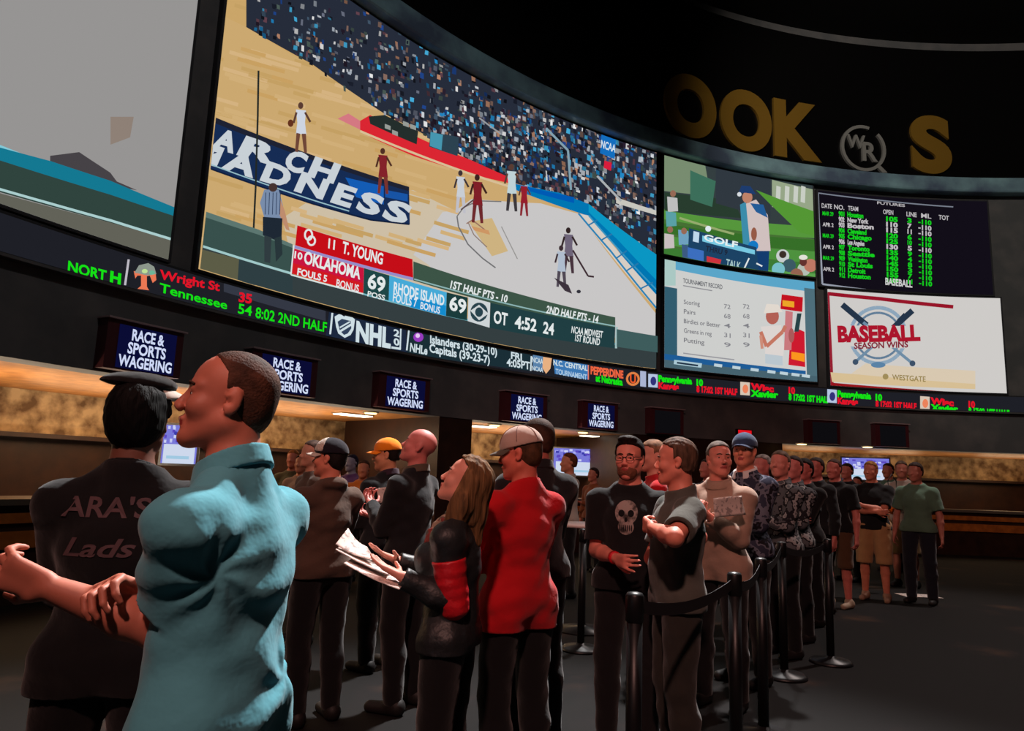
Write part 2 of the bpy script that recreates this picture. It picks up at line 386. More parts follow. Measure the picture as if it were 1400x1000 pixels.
# centre-court lettering
p.px([(270, 160), (290, 172), (430, 220), (553, 263), (554, 309), (500, 304), (420, 282), (278, 233), (262, 226)], (22, 44, 84))
p.px([(268, 156), (290, 165), (553, 258), (553, 264), (290, 173), (268, 164)], (30, 34, 50))
p.px([(465, 245), (518, 257), (518, 282), (480, 272)], (20, 92, 180)); p.px([(520, 262), (551, 268), (551, 278), (520, 272)], (24, 84, 165))
wl = (200, 208, 214)
for row, slope, x_, y_ in ((( ('M', 240, 276), ('A', 280, 311), ('R', 315, 366), ('C', 380, 408), ('H', 412, 453)), .297, 340, 220), ((('M', 246, 292), ('A', 293, 338), ('D', 347, 386), ('N', 394, 438), ('E', 444, 475), ('S', 479, 512), ('S', 515, 550)), .305, 316, 238)):
    for ch, a_, b_ in row:
        ya, yb = y_+(a_-x_)*slope, y_+(b_-x_)*slope; p.text(ch, (a_, ya), (b_, yb), (a_+7, ya-25), wl, .05, .1)
p.line([(275, 226), (420, 276), (470, 291)], 1.6, (150, 190, 200)); p.line([(272, 231), (420, 281), (500, 303), (553, 309)], 2.2, (14, 30, 60))
# camera pole and the near glass board
p.line([(345, 100), (344, 162), (341, 260), (338, 320)], 2.6, (34, 40, 38))
p.px([(262, 288), (300, 301), (345, 317), (392, 338), (392, 378), (262, 338)], (56, 80, 76)); p.px([(262, 288), (300, 301), (345, 316), (392, 336), (392, 341), (345, 323), (262, 296)], (92, 118, 112))
p.poly_sz([(-17.2, 3.7), (-7.6, 3.7), (-7.6, 3.92), (-17.2, 3.92)], (52, 62, 64))
p.px([(255, 336), (390, 376), (600, 432), (835, 470), (893, 480), (893, 520), (600, 480), (400, 432), (250, 390)], (52, 62, 64))
p.px([(255, 340), (318, 356), (316, 386), (255, 372)], (92, 92, 70)); p.px([(318, 356), (392, 380), (392, 420), (316, 386)], (46, 62, 66))
for k in range(60):
    x = random.uniform(320, 890); y = 345+(x-263)*.235+random.uniform(10, 36) if x < 560 else 432+(x-600)*.19+random.uniform(8, 22)
    p.px([(x, y), (x+random.uniform(8, 26), y+5), (x+20, y+9), (x, y+4)], random.choice([(70, 84, 82), (42, 52, 56), (84, 88, 84), (60, 74, 80), (50, 50, 60)]), off+.006+.0004*(k % 20))
p.n += 24
p.line([(255, 335), (390, 376)], 3.2, (160, 200, 200)); p.line([(600, 432), (700, 452), (830, 471), (895, 481)], 3, (110, 170, 180)); p.line([(487, 403), (600, 432)], 3, (120, 180, 190))
# referee
p.px([(352, 262), (372, 262), (378, 284), (376, 303), (352, 300), (346, 280)], (120, 140, 170)); p.ell(364, 259, 6, 6, (70, 52, 48)); p.px([(374, 275), (380, 290), (387, 318), (382, 316), (373, 296)], (190, 140, 110))
p.px([(350, 299), (377, 301), (376, 325), (366, 330), (350, 324)], (30, 40, 52)); p.px([(352, 324), (362, 327), (360, 362), (352, 360)], (48, 60, 64)); p.px([(366, 328), (376, 325), (377, 350), (368, 360)], (40, 54, 58))
for k in range(5): p.line([(354+k*5, 266), (353+k*5, 296)], 1, (40, 56, 86))
# players
def pl(x, y, h, top, leg, skin=(90, 60, 50)):
    p.ell(x, y, h*.055, h*.07, skin); p.px([(x-h*.1, y+h*.08), (x+h*.11, y+h*.1), (x+h*.09, y+h*.36), (x+h*.12, y+h*.6), (x-h*.1, y+h*.58), (x-h*.07, y+h*.35)], top)
    p.px([(x-h*.09, y+h*.56), (x-h*.01, y+h*.58), (x-h*.06, y+h*.96), (x-h*.12, y+h*.95)], leg); p.px([(x+h*.02, y+h*.58), (x+h*.11, y+h*.58), (x+h*.13, y+h*.97), (x+h*.07, y+h*.97)], leg)
    p.line([(x+h*.09, y+h*.14), (x+h*.2, y+h*.34)], h*.045, skin); p.line([(x-h*.09, y+h*.14), (x-h*.15, y+h*.36)], h*.045, skin)
pl(402, 148, 66, (205, 212, 225), (110, 70, 55)); p.ell(388, 172, 4, 5, (100, 50, 30))
pl(515, 210, 60, (132, 34, 42), (120, 52, 46), (80, 46, 36)); pl(622, 240, 56, (200, 205, 212), (190, 190, 200), (60, 50, 55)); pl(645, 246, 64, (128, 32, 40), (110, 40, 44), (60, 34, 32))
pl(692, 232, 62, (190, 210, 214), (60, 56, 60)); pl(709, 254, 46, (150, 30, 44), (140, 40, 50)); pl(770, 318, 60, (110, 100, 120), (70, 50, 60), (50, 36, 36)); pl(760, 342, 55, (175, 188, 205), (80, 72, 84), (60, 44, 50))
p.px([(750, 382), (770, 392), (775, 404), (765, 400)], (60, 50, 60)); p.line([(776, 345), (797, 380), (805, 381)], 2.4, (60, 40, 48)); p.ell(784, 401, 3, 2.4, (50, 50, 60)); p.line([(640, 276), (622, 290)], 2, (90, 70, 70))
p.px([(636, 312), (660, 318), (662, 324), (640, 318)], (205, 150, 100))
# score bar
p.px([(396, 311), (555, 357), (556, 383), (393, 338)], (196, 14, 24)); p.px([(392, 338), (556, 382), (556, 386), (392, 342)], (150, 140, 200))
p.px([(390, 342), (488, 369), (487, 403), (387, 376)], (200, 20, 62)); p.px([(390, 362), (486, 389), (487, 403), (387, 376)], (208, 26, 34)); p.line([(391, 338), (387, 378), (487, 404)], 2, (215, 225, 225))
p.px([(488, 369), (523, 379), (522, 413), (487, 403)], (30, 70, 70)); p.px([(523, 379), (602, 402), (601, 434), (522, 413)], (70, 170, 215)); p.px([(552, 408), (601, 420), (601, 434), (552, 422)], (20, 140, 205))
p.px([(602, 402), (631, 409), (630, 440), (601, 434)], (26, 60, 60)); p.px([(632, 407), (662, 416), (661, 450), (631, 441)], (206, 212, 214))
p.px([(556, 360), (834, 436), (834, 450), (662, 416), (556, 386)], (60, 84, 70)); p.px([(662, 416), (834, 450), (833, 478), (661, 450)], (32, 62, 66)); p.line([(557, 384), (662, 412), (834, 448)], 1.8, (140, 180, 180)); p.line([(836, 449), (835, 478)], 3, (160, 190, 190)); p.px([(836, 452), (895, 462), (895, 484), (836, 476)], (62, 92, 92))
W = (226, 232, 232)
p.text('11', (438, 341.5), (447, 344), (439, 329), W, .03); p.text('T. YOUNG', (457, 348), (513, 364), (459, 333), W, .03)
p.ring(411, 324, 5, 7, 2.6, W); p.ring(415, 332, 5, 6, 2.6, W)
p.text('10', (391, 355), (402, 358), (392, 346), W, .03); p.text('OKLAHOMA', (404, 362), (482, 384), (406, 346), W, .035)
p.text('FOULS 5', (395, 378), (436, 388), (396, 369), W, .03); p.text('BONUS', (449, 394), (480, 402), (450, 384), W, .02)
p.text('69', (492, 395), (516, 402), (494, 376), W, .03); p.text('POSS', (492, 407), (516, 413), (493, 400), W, .02)
p.text('RHODE ISLAND', (528, 402), (598, 420), (529, 388), (222, 232, 238), .03); p.text('FOULS 7', (527, 414), (560, 422), (528, 403), (222, 232, 238), .02); p.text('BONUS', (565, 424), (592, 431), (566, 415), (222, 232, 238), .02)
p.text('69', (605, 425), (628, 431), (606, 407), W, .03); p.text('OT', (666, 443), (685, 447), (667, 427), W, .03); p.text('4:52', (695, 450), (725, 455), (696, 434), W, .03); p.text('24', (734, 457), (749, 460), (735, 442), W, .03)
p.text('1ST HALF PTS - 10', (606, 396), (685, 416), (607, 386), W, .03, .15); p.text('2ND HALF PTS - 14', (738, 430), (810, 444), (739, 420), W, .03, .15)
p.text('NCAA MIDWEST', (773, 457), (816, 464), (774, 448), W, .02); p.text('1ST ROUND', (778, 468), (812, 474), (779, 459), W, .02)
p.ell(646, 429, 12, 13, (40, 66, 76)); p.px([(634, 427), (646, 419), (659, 431), (646, 440)], (206, 212, 214)); p.ell(646, 429, 5.5, 6.5, (40, 66, 76))
finish(p)

# ---- screen 3, golf
p = screen('small video screen at upper right showing a golfer in a vest on a green fairway', -7.44, -3.39, 6.26, Z_ST, (70, 112, 52))
p.px([(895, 190), (1120, 250), (1120, 330), (895, 285)], (52, 62, 64)); p.px([(895, 200), (960, 225), (968, 270), (895, 262)], (120, 140, 112)); p.px([(905, 265), (1000, 275), (1010, 300), (905, 290)], (40, 60, 46))
p.px([(1052, 248), (1112, 262), (1112, 296), (1052, 285)], (150, 165, 135)); p.px([(975, 215), (1050, 240), (1050, 300), (975, 280)], (48, 56, 64))
p.px([(940, 235), (975, 250), (970, 285), (940, 275)], (60, 110, 90))
for x in (1058, 1070, 1082, 1092): p.px([(x, 256), (x+6, 258), (x+5, 280), (x-1, 278)], (200, 205, 195)); 
for y0, c in ((288, (86, 150, 60)), (306, (54, 110, 40)), (322, (78, 145, 62)), (338, (60, 122, 50)), (352, (90, 160, 76))): p.px([(895, y0), (1115, y0+24), (1115, y0+40), (895, y0+12)], c)
p.px([(1090, 320), (1030, 262), (1112, 292), (1112, 325)], (84, 150, 52))
p.line([(925, 300), (1000, 322)], 3, (150, 170, 110))
p.px([(1010, 283), (1030, 275), (1046, 296), (1050, 345), (1024, 345), (1014, 320)], (208, 192, 190)); p.px([(1008, 282), (1016, 278), (1022, 340), (1012, 335)], (60, 140, 170)); p.px([(1022, 280), (1040, 282), (1046, 300), (1030, 292)], (36, 92, 150)); p.px([(1026, 345), (1048, 345), (1046, 380), (1030, 378)], (20, 60, 110))
p.ell(1018, 272, 7, 8, (190, 130, 105)); p.px([(1006, 266), (1010, 256), (1022, 257), (1030, 268), (1016, 266)], (30, 60, 110)); p.ell(1007, 268, 3, 3, (215, 220, 225)); p.ell(1027, 322, 4, 9, (150, 90, 70)); p.ell(1026, 338, 7, 7, (20, 120, 195))
for x, y, c in ((915, 280, (190, 190, 190)), (913, 300, (90, 160, 165)), (910, 330, (200, 190, 190)), (930, 325, (110, 160, 190)), (935, 345, (60, 90, 130))): p.px([(x-7, y-9), (x+7, y-7), (x+8, y+11), (x-6, y+12)], c)
for x, y in ((916, 267), (912, 316), (931, 318)): p.ell(x, y, 4, 4.5, (150, 105, 85))
p.px([(938, 314), (1030, 340), (1034, 378), (936, 354)], (28, 66, 100)); p.px([(956, 324), (1028, 344), (1028, 350), (956, 332)], (120, 200, 225)); p.px([(936, 340), (958, 345), (958, 360), (936, 354)], (60, 110, 190)); p.px([(962, 352), (982, 357), (980, 365), (962, 360)], (205, 50, 60)); p.px([(944, 318), (952, 320), (951, 334), (943, 332)], (190, 215, 235))
p.text('GOLF', (958, 330), (1004, 341), (959, 322), (230, 240, 240), .03); p.text('THRU 9', (960, 345), (990, 351), (961, 338), (30, 40, 60), .03); p.text('TALK', (988, 366), (1008, 371), (989, 356), (170, 205, 205), .02); p.line([(1012, 372), (1020, 355)], 2, W); p.line([(1030, 362), (1038, 366)], 2, W); p.ell(964, 315, 4, 4, (225, 235, 240))
for x, y, c in ((1066, 352, (200, 205, 205)), (1075, 365, (60, 90, 100)), (1060, 370, (120, 190, 200)), (1095, 370, (180, 190, 180)), (1104, 365, (190, 120, 100)), (1085, 378, (150, 100, 80))): p.ell(x, y, 9, 9, c)
p.ell(1066, 350, 5, 5, (60, 46, 40)); p.ell(1094, 360, 5, 6, (100, 50, 46)); p.ell(1094, 354, 6, 3.5, (225, 225, 215))
finish(p)

# ---- screen 4, statistics page
p = screen('small video screen showing a pale statistics page with a figure in white', -7.42, -3.42, 3.80, 6.14, (205, 206, 204))
p.px([(900, 355), (1120, 385), (1120, 402), (900, 366)], (90, 165, 200)); p.px([(900, 392), (922, 396), (922, 500), (900, 500)], (50, 92, 110)); p.px([(900, 355), (920, 358), (920, 392), (900, 392)], (170, 200, 195))
p.px([(1096, 395), (1120, 398), (1120, 530), (1100, 528)], (78, 110, 122)); p.px([(900, 487), (1120, 516), (1120, 540), (900, 515)], (70, 98, 110)); p.px([(900, 484), (1000, 497), (1098, 508), (1098, 513), (900, 492)], (30, 92, 150))
p.text('TOURNAMENT RECORD', (930, 388), (984, 397), (930, 382), (96, 98, 104), .02); p.line([(930, 392), (970, 399)], 1.4, (140, 140, 145))
for i, t in enumerate(('Scoring', 'Pairs', 'Birdies or Better', 'Greens in reg', 'Putting')):
    y = 417+i*13; wd = (22, 16, 50, 38, 28)[i]
    p.text(t, (931, y), (931+wd, y+wd*.12), (931, y-6), (112, 112, 118), .01); 
    for x in (986, 1012): p.text(('72', '68', '4', '31', '9')[i], (x, y+6), (x+9, y+7.3), (x, y), (130, 130, 136), .01)
p.line([(930, 484), (1000, 493)], 1.6, (150, 150, 156))
p.px([(1065, 404), (1094, 408), (1093, 428), (1063, 424)], (195, 18, 32)); p.px([(1066, 412), (1082, 414), (1082, 422), (1066, 420)], (235, 165, 40)); p.px([(1085, 450), (1096, 455), (1097, 503), (1074, 500), (1076, 470)], (205, 26, 46)); p.px([(1078, 482), (1096, 485), (1096, 496), (1078, 492)], (250, 150, 30)); p.px([(1070, 426), (1080, 428), (1078, 480), (1068, 480)], (200, 120, 125)); p.px([(1086, 430), (1092, 430), (1088, 455), (1082, 455)], (40, 66, 70))
p.px([(1036, 448), (1064, 446), (1068, 475), (1066, 500), (1042, 497), (1042, 470)], (220, 212, 208)); p.ell(1052, 434, 9, 11, (178, 96, 84)); p.px([(1040, 430), (1044, 417), (1060, 418), (1066, 428)], (225, 216, 206)); p.line([(1036, 455), (1044, 475), (1066, 455), (1070, 447)], 5, (196, 118, 98)); p.line([(1036, 460), (1038, 478)], 4, (205, 140, 120)); p.ell(1078, 460, 4, 10, (170, 90, 90)); p.px([(1042, 485), (1066, 488), (1066, 501), (1042, 498)], (186, 198, 206))
p.line([(917, 496), (955, 501)], 6, (170, 200, 212)); p.line([(921, 497), (950, 501)], 2.4, (30, 50, 70))
for x in (972, 997, 1022, 1045, 1062, 1078, 1092): p.line([(x, 500+(x-972)*.12), (x+11, 501.5+(x-972)*.12)], 4, (188, 208, 216))
finish(p)

# ---- screen 5, odds board
p = screen('black odds board at the top right with rows of green and pale figures', -3.24, 1.0, 6.08, 8.40, (18, 14, 24))
p.line([(1115, 266), (1116, 300), (1121, 390), (1200, 400), (1300, 410)], 2.4, (150, 156, 170)); p.line([(1115, 266), (1200, 276), (1300, 285)], 1.6, (120, 126, 140))
g = (20, 205, 30); w_ = (190, 186, 190)
p.text('FUTURES', (1196, 281), (1234, 285), (1196, 277.5), w_, .02)
heads = ((1120, 'DATE'), (1137, 'NO.'), (1156, 'TEAM'), (1204, 'OPEN'), (1236, 'LINE'), (1256, 'ML'), (1280, 'TOT'))
for x, t in heads: p.text(t, (x, 286+(x-1120)*.1), (x+14, 287.4+(x-1120)*.1), (x, 280+(x-1120)*.1), w_, .02)
names = ('Houston', 'New York', 'Boston', 'Cleveland', 'Chicago', 'Los Angeles', 'Toronto', 'Seattle', 'Washington', 'St Louis', 'Detroit')
for r in range(12):
    y = 295+r*7.6; grn = (r % 4) in (0, 3) or r in (6, 8, 9, 10)
    cc = g if grn else w_
    if r % 2 == 0: p.text(('MAR 29', 'APR 2')[r % 4 == 2], (1121, y+1), (1136, y+2.4), (1121, y-4), g if r % 4 == 0 else w_, .03)
    p.text(str(901+r), (1143, y+2), (1151, y+3), (1143, y-4), cc, .05)
    p.text(names[r % 11], (1155, y+3), (1155+22+(r*7 % 17), y+5.4), (1155, y-3), cc, .05)
    p.text(str(105+r*5), (1208, y+9), (1224, y+10.6), (1208, y+3), cc, .05); p.text(str(3+r*4 % 9), (1237, y+11), (1243, y+12), (1237, y+5), cc, .04); p.text('-110', (1252, y+13), (1270, y+15), (1252, y+7), cc, .04)
p.text('BASEBALL', (1206, 391), (1243, 395), (1206, 382), (205, 205, 205), .03)
finish(p)

# ---- screen 6, baseball poster screen
p = screen('red-bordered video screen at lower right reading BASEBALL SEASON WINS over crossed bats', -3.08, 1.15, 3.74, 6.00, (206, 203, 200))
bw = 4
p.line([(1128, 403), (1200, 410), (1300, 421)], 5, (150, 20, 40)); p.line([(1128, 402), (1134, 531)], 5, (150, 30, 48)); p.line([(1133, 527), (1260, 537), (1320, 541)], 6, (150, 20, 28))
p.px([(1132, 510), (1262, 519), (1330, 525), (1330, 533), (1134, 523)], (214, 190, 148)); p.px([(1180, 498), (1330, 508), (1330, 526), (1160, 512)], (216, 200, 176))
p.ring(1197, 460, 38, 38, 5, (140, 165, 186)); p.ring(1197, 460, 31, 31, 3, (96, 124, 150))
for a, b in (((1148, 418), (1244, 498)), ((1244, 426), (1166, 496))):
    p.line([a, (a[0]+(b[0]-a[0])*.35, a[1]+(b[1]-a[1])*.35)], 8, (36, 52, 72)); p.line([(a[0]+(b[0]-a[0])*.3, a[1]+(b[1]-a[1])*.3), b], 4, (110, 140, 165)); p.ell(b[0], b[1], 4, 4, (60, 80, 104))
p.line([(1235, 432), (1225, 442)], 8, (36, 52, 72))
p.px([(1140, 446), (1256, 447), (1256, 478), (1140, 474)], (206, 203, 200))
p.text('BASEBALL', (1142, 468), (1255, 466), (1141, 448), (170, 22, 44), .055); p.text('SEASON WINS', (1164, 478), (1238, 476), (1164, 470), (130, 30, 50), .03)
p.text('WESTGATE', (1216, 520), (1262, 523), (1216, 513), (150, 130, 80), .02); p.ell(1207, 516, 4, 4, (160, 140, 90))
p.ell(1197, 500, 10, 4, (90, 130, 165))
finish(p)

# ---- ticker
t = thing('ticker_display', 'long narrow curved ticker display with red, green and white sports scores', 'ticker', bend(-10, Z_TB, .05))
p = Pic(-24, 6, Z_TB+.01, Z_TT, (30, 31, 38), .082); p.t = t; p.h = MB().arcbox(-24.05, 6.05, Z_TB, Z_TT+.03, 0, .08).build('housing', house)
red = (225, 20, 40); gr = (20, 225, 20); wt = (206, 222, 228)
p.px([(446, 420), (550, 447), (552, 485), (440, 462)], (28, 40, 62)); p.px([(552, 448), (722, 482), (722, 508), (552, 484)], (26, 46, 54)); p.px([(300, 385), (440, 425), (440, 440), (300, 400)], (52, 56, 68))
p.text('H', (143, 386), (158, 390), (144, 372), gr, .05); p.text('NORT', (85, 372), (138, 385), (86, 358), gr, .03); p.line([(169, 356), (164, 391)], 3, (190, 186, 196))
p.px([(176, 372), (206, 374), (207, 384), (202, 388), (198, 378), (194, 379), (194, 393), (197, 398), (181, 396), (186, 392), (186, 378), (181, 378), (178, 382)], (235, 120, 84)); p.px([(177, 374), (183, 364), (196, 361), (204, 366), (207, 376), (195, 378)], (140, 150, 140)); p.ell(191, 372, 4, 3, (190, 225, 150)); p.ell(201, 374, 4, 3, (110, 180, 150))
p.text('Wright St', (211, 382), (294, 399), (212, 370), red, .03); p.text('35', (320, 413), (338, 416), (321, 401), red, .04)
p.text('Tennessee', (211, 400), (304, 424), (212, 388), gr, .02); p.text('54', (319, 429), (338, 433), (320, 416), gr, .02); p.text('8:02 2ND HALF', (343, 435), (441, 455), (344, 421), gr, .02)
p.line([(449, 429), (446, 458)], 2.6, wt); p.text('NHL', (481, 467), (529, 476), (482, 441), wt, .05)
p.px([(452, 434), (459, 430), (465, 434), (471, 430), (480, 438), (478, 452), (474, 459), (466, 463), (457, 457), (454, 448)], wt); p.px([(456, 441), (462, 437), (474, 440), (475, 450), (470, 457), (465, 459), (459, 453)], (50, 66, 92)); p.line([(458, 455), (476, 444)], 3, wt); p.line([(459, 449), (473, 441)], 2, wt)
p.line([(530, 476), (543, 478)], 3, wt); p.line([(531, 446), (543, 449), (542, 478)], 2, wt); 
for k, ch in enumerate('2018'[:2]): p.text(ch, (533, 460+k*12), (541, 462+k*12), (533, 451+k*12), wt, .03)
p.line([(554, 452), (551, 480)], 2.2, wt); p.ell(567, 462, 7, 6.5, (150, 60, 190)); p.ell(566, 460, 3, 3, (230, 200, 240)); p.text('NHLe', (555, 481), (579, 486), (556, 470), wt, .03)
p.text('Islanders (30-29-10)', (583, 470), (675, 487), (583, 459), wt, .03); p.text('Capitals (39-23-7)', (582, 482), (665, 498), (582, 471), wt, .03)
p.text('FRI', (694, 491), (709, 494), (694, 482), wt, .03); p.text('4:05PT', (688, 501), (720, 506), (688, 491), wt, .03)
p.line([(722, 488), (721, 508)], 2, wt); p.px([(724, 486), (738, 488), (738, 509), (724, 507)], (90, 130, 170)); p.text('NCAA', (723, 496), (738, 499), (723, 489), wt, .02); p.text('NCAA', (723, 507), (738, 510), (723, 501), wt, .02)
p.px([(738, 489), (750, 491), (748, 505), (742, 512), (737, 504)], (230, 176, 130)); p.px([(752, 492), (800, 500), (800, 520), (754, 512)], (60, 120, 180)); p.text('N.C. CENTRAL', (752, 500), (799, 508), (752, 493), wt, .03); p.text('TOURNAMENT', (755, 512), (798, 520), (755, 505), (170, 200, 225), .03); p.line([(800, 500), (800, 520)], 1.6, (230, 120, 100))
p.text('PEPPERDINE', (803, 512), (848, 518), (803, 502), (236, 100, 64), .05); p.text('at Nebraska', (810, 522), (847, 528), (810, 513), gr, .05)
p.ring(861, 519, 8, 8, 3, (226, 130, 70)); p.text('U', (857, 524), (865, 525), (857, 513), (235, 90, 40), .03); p.px([(871, 508), (879, 509), (879, 530), (871, 529)], (170, 180, 210))
off = p.off+.03
for x0, flip in ((882, 0), (1008, 1), (1127, 0), (1254, 1)):
    def yy(x): return 512+(x-882)*.085 if x < 1127 else 533+(x-1127)*.075
    p.px([(x0, yy(x0)), (x0+13, yy(x0)+1), (x0+13, yy(x0)+19), (x0, yy(x0)+18)], (180, 196, 224) if not flip else (214, 196, 178)); p.ell(x0+7, yy(x0)+10, 4, 6, (50, 50, 120) if not flip else (235, 130, 90))
    a, b = (gr, red) if not flip else (red, gr)
    x = x0+14; p.text('Pennsylvania' if not flip else 'Wisc', (x, yy(x)+9), (x+(46 if not flip else 32), yy(x+46)+9), (x, yy(x)+1), a, .06); p.text('10', (x+52, yy(x+52)+10), (x+61, yy(x+61)+10), (x+52, yy(x+52)+2), a if not flip else red, .06)
    p.text('Kansas' if not flip else 'Xavier', (x, yy(x)+18.5), (x+(28 if not flip else 38), yy(x+28)+18.5), (x, yy(x)+10.5), b, .06); p.text('8 17:02 1ST HALF', (x+52, yy(x+52)+19), (x+108, yy(x+108)+18.5), (x+52, yy(x+52)+11), b, .06)
finish(p)

# ---- wagering signs hanging off the bulkhead
sgn_case = mat('sign_case', (84, 34, 42), rough=.4, spec=.5); sgn_lid = mat('sign_lid', (190, 160, 164), rough=.35, metal=.3)
signs = [(148, 240, 440, 457, 1, 'above the person in black at the left edge'), (335, 425, 478, 494, 1, 'half behind the head of the man in teal'), (510, 580, 507, 517, 1, 'above the bald man in black'), (683, 741, 532, 540, 1, 'above the tan cap of the man in red'), (790, 838, 547, 553, 1, 'left of the man with glasses'),
         (882, 928, 557, 561, 0, 'nearest to the right of the lit signs'), (1098, 1142, 572, 577, 0, 'middle of the three blank ones'), (1190, 1236, 578, 582, 0, 'rightmost of the three blank ones')]
for (x0, x1, y0, y1, lit, w) in signs:
    sa = wall(x0, y0)[0]; sb = wall(x1, y1)[0]
    if x0 == 148: sa = -18.15
    t = thing('wagering_sign', ('betting sign box with white lettering, ' if lit else 'blank dark sign box, ')+w, 'sign', bend((sa+sb)/2, Z_SOF, .1), 0, 'sign boxes along the bulkhead')
    parts = []
    parts.append(MB().arcbox(sa, sb, Z_SOF+.03, Z_SIGN-.02, 0, .16).build('case', sgn_case)); parts.append(MB().arcbox(sa-.02, sb+.02, Z_SIGN-.02, Z_SIGN, 0, .2).build('lid', sgn_lid))
    wd = sb-sa; a, b = sa+wd*.14, sb-wd*.10
    q = Pic(a, b, Z_SOF+.05, Z_SIGN-.06, (10, 12, 52) if lit else (13, 12, 15), .165)
    if lit:
        m_ = (a+b)/2
        for k, (tx, fr) in enumerate((('RACE &', .56), ('SPORTS', .66), ('WAGERING', .92))):
            V, F, _ = text_tris(tx, .03, 0); hw = (b-a)*fr/2; zb = Z_SIGN-.205-k*.145
            of = q.layer(); c = lin((205, 215, 245))
            Q = [(m_-hw+u*2*hw, zb+v*.115) for u, v in V]
            for f in F: q.convex([Q[i] for i in f], c, of)
    parts.append(q.build('screen_face', None))
    for o in parts: o.parent = t; o.matrix_parent_inverse = Matrix.Translation(-Vector(t.location))

# ---- header lettering: raised gold letters and the ringed monogram
gold = mat('antique_gold', (150, 112, 40), rough=.5, metal=.3); silver = mat('dull_silver', (150, 148, 145), rough=.5, metal=.2)
def raised(name, label, cat, polys, m, th=.06, off=.16):
    V = []; F = []
    ss = [a for P in polys for (a, z) in P]; c = ((min(ss)+max(ss))/2)
    base = Vector(bend(c, min(z for P in polys for a, z in P), off))
    for P in polys:
        n = len(V); k = len(P)
        for o_ in (off, off+th):
            for a, z in P: V.append(tuple(Vector(bend(a, z, o_))-base))
        F.append(tuple(range(n+k, n+2*k))); F.append(tuple(range(n, n+k))[::-1])
        for i in range(k): F.append((n+i, n+(i+1) % k, n+k+(i+1) % k, n+k+i))
    o = obj(name, V, F, m, None, label=label, category=cat); o.location = base; return o
def letter_tris(ch, sa, sb, z0, z1, bold):
    V, F, _ = text_tris(ch, bold, 0, 10); ys = [v[1] for v in V]; y0, y1 = min(ys), max(ys)
    return [[(sa+(sb-sa)*V[i][0], z0+(z1-z0)*(V[i][1]-y0)/(y1-y0)) for i in f] for f in F]
def wz(x, y): return wall(x, y, RW-.2)
zl = wz(1115, 222)[1]; zt = zl+1.45
kL, kR = wz(1056, 205)[0], wz(1118, 222)[0]; oL, oR = wz(982, 180)[0], wz(1056, 190)[0]; o2 = wz(1003, 160)[0]
ow_ = oR-oL
raised('sign_letter', 'big gold letter K on the black header, right of the two gold letters O', 'letter', letter_tris('K', kL+.05, kR+.1, zl, zt, .05), gold)
raised('sign_letter', 'big gold letter O on the black header, right next to the gold letter K', 'letter', letter_tris('O', oL+.06, oR-.02, zl-.03, zt+.03, .05), gold)
raised('sign_letter', 'big gold letter O on the black header, leftmost of the gold letters', 'letter', letter_tris('O', oL-ow_-.0, oL-.06, zl-.03, zt+.03, .05), gold)
sS = wz(1247, 230)[0]
raised('sign_letter', 'big gold letter S on the black header at the right edge of the photo', 'letter', letter_tris('S', sS, sS+1.0, zl-.03, zt+.03, .05), gold)
c_s, c_z = wz(1180, 203)
rr = (wz(1211, 203)[0]-wz(1150, 203)[0])/2
N = 40; polys = []
for i in range(N-3):
    a0, a1 = 2*math.pi*(i+8)/N, 2*math.pi*(i+9)/N
    polys.append([(c_s+rr*math.cos(a0), c_z+rr*math.sin(a0)), (c_s+rr*math.cos(a1), c_z+rr*math.sin(a1)), (c_s+rr*.87*math.cos(a1), c_z+rr*.87*math.sin(a1)), (c_s+rr*.87*math.cos(a0), c_z+rr*.87*math.sin(a0))])
polys.append([(c_s+rr*.55, c_z-rr*.75), (c_s+rr*.8, c_z-rr*1.0), (c_s+rr*1.02, c_z-rr*.98), (c_s+rr*.68, c_z-rr*.66)])
polys += letter_tris('W', c_s-rr*.72, c_s+rr*.1, c_z-.02*rr, c_z+rr*.55, .02)+letter_tris('R', c_s-rr*.05, c_s+rr*.62, c_z-rr*.55, c_z+rr*.28, .02)
raised('monogram', 'silver ringed W R monogram on the black header between the gold letters K and S', 'logo', polys, silver)

# ---- televisions inside the counter
def tv(label, x0, x1, y0, y1, rad):
    c = at_depth((x0+x1)/2, (y0+y1)/2, rad); w = (x1-x0)/FPX*rad; h = (y1-y0)/FPX*rad
    t = thing('television', label, 'television', tuple(c), -math.atan2(c[0], c[1])*.6)
    MB().box(-w/2-.03, w/2+.03, 0, .06, -h/2-.03, h/2+.03).build('tv_case', house, t)
    MB().box(-.05, .05, .06, .35, -.05, .05).build('wall_bracket', house, t)
    V = []; F = []; cols = []
    def q(a, b, c_, d, col, o_):
        n = len(V); V.extend([(-w/2+a*w, o_, -h/2+c_*h), (-w/2+b*w, o_, -h/2+c_*h), (-w/2+b*w, o_, -h/2+d*h), (-w/2+a*w, o_, -h/2+d*h)]); F.append((n, n+1, n+2, n+3)); cols.append(lin(col))
    q(0, 1, 0, 1, (120, 120, 215), -.002); q(.05, .95, 0, .5, (205, 215, 235), -.004)
    for k in range(34): a = random.random()*.9; b = .5+random.random()*.42; q(a, a+.07, b, b+.08, random.choice([(60, 60, 170), (170, 170, 240), (90, 70, 190), (200, 205, 240)]), -.005-.0002*k)
    q(.15, .8, .12, .2, (160, 200, 225), -.0125)
    me = bpy.data.meshes.new('tv_picture'); me.from_pydata(V, [], F); a = me.color_attributes.new('Col', 'FLOAT_COLOR', 'CORNER')
    a.data.foreach_set('color', np.repeat(np.array([[*c, 1] for c in cols]), 4, 0).astype(np.float32).ravel()); me.materials.append(LED); link(bpy.data.objects.new('tv_picture', me), t)
tv('bright television behind the counter, left of the man with glasses', 757, 818, 614, 650, 15.6)
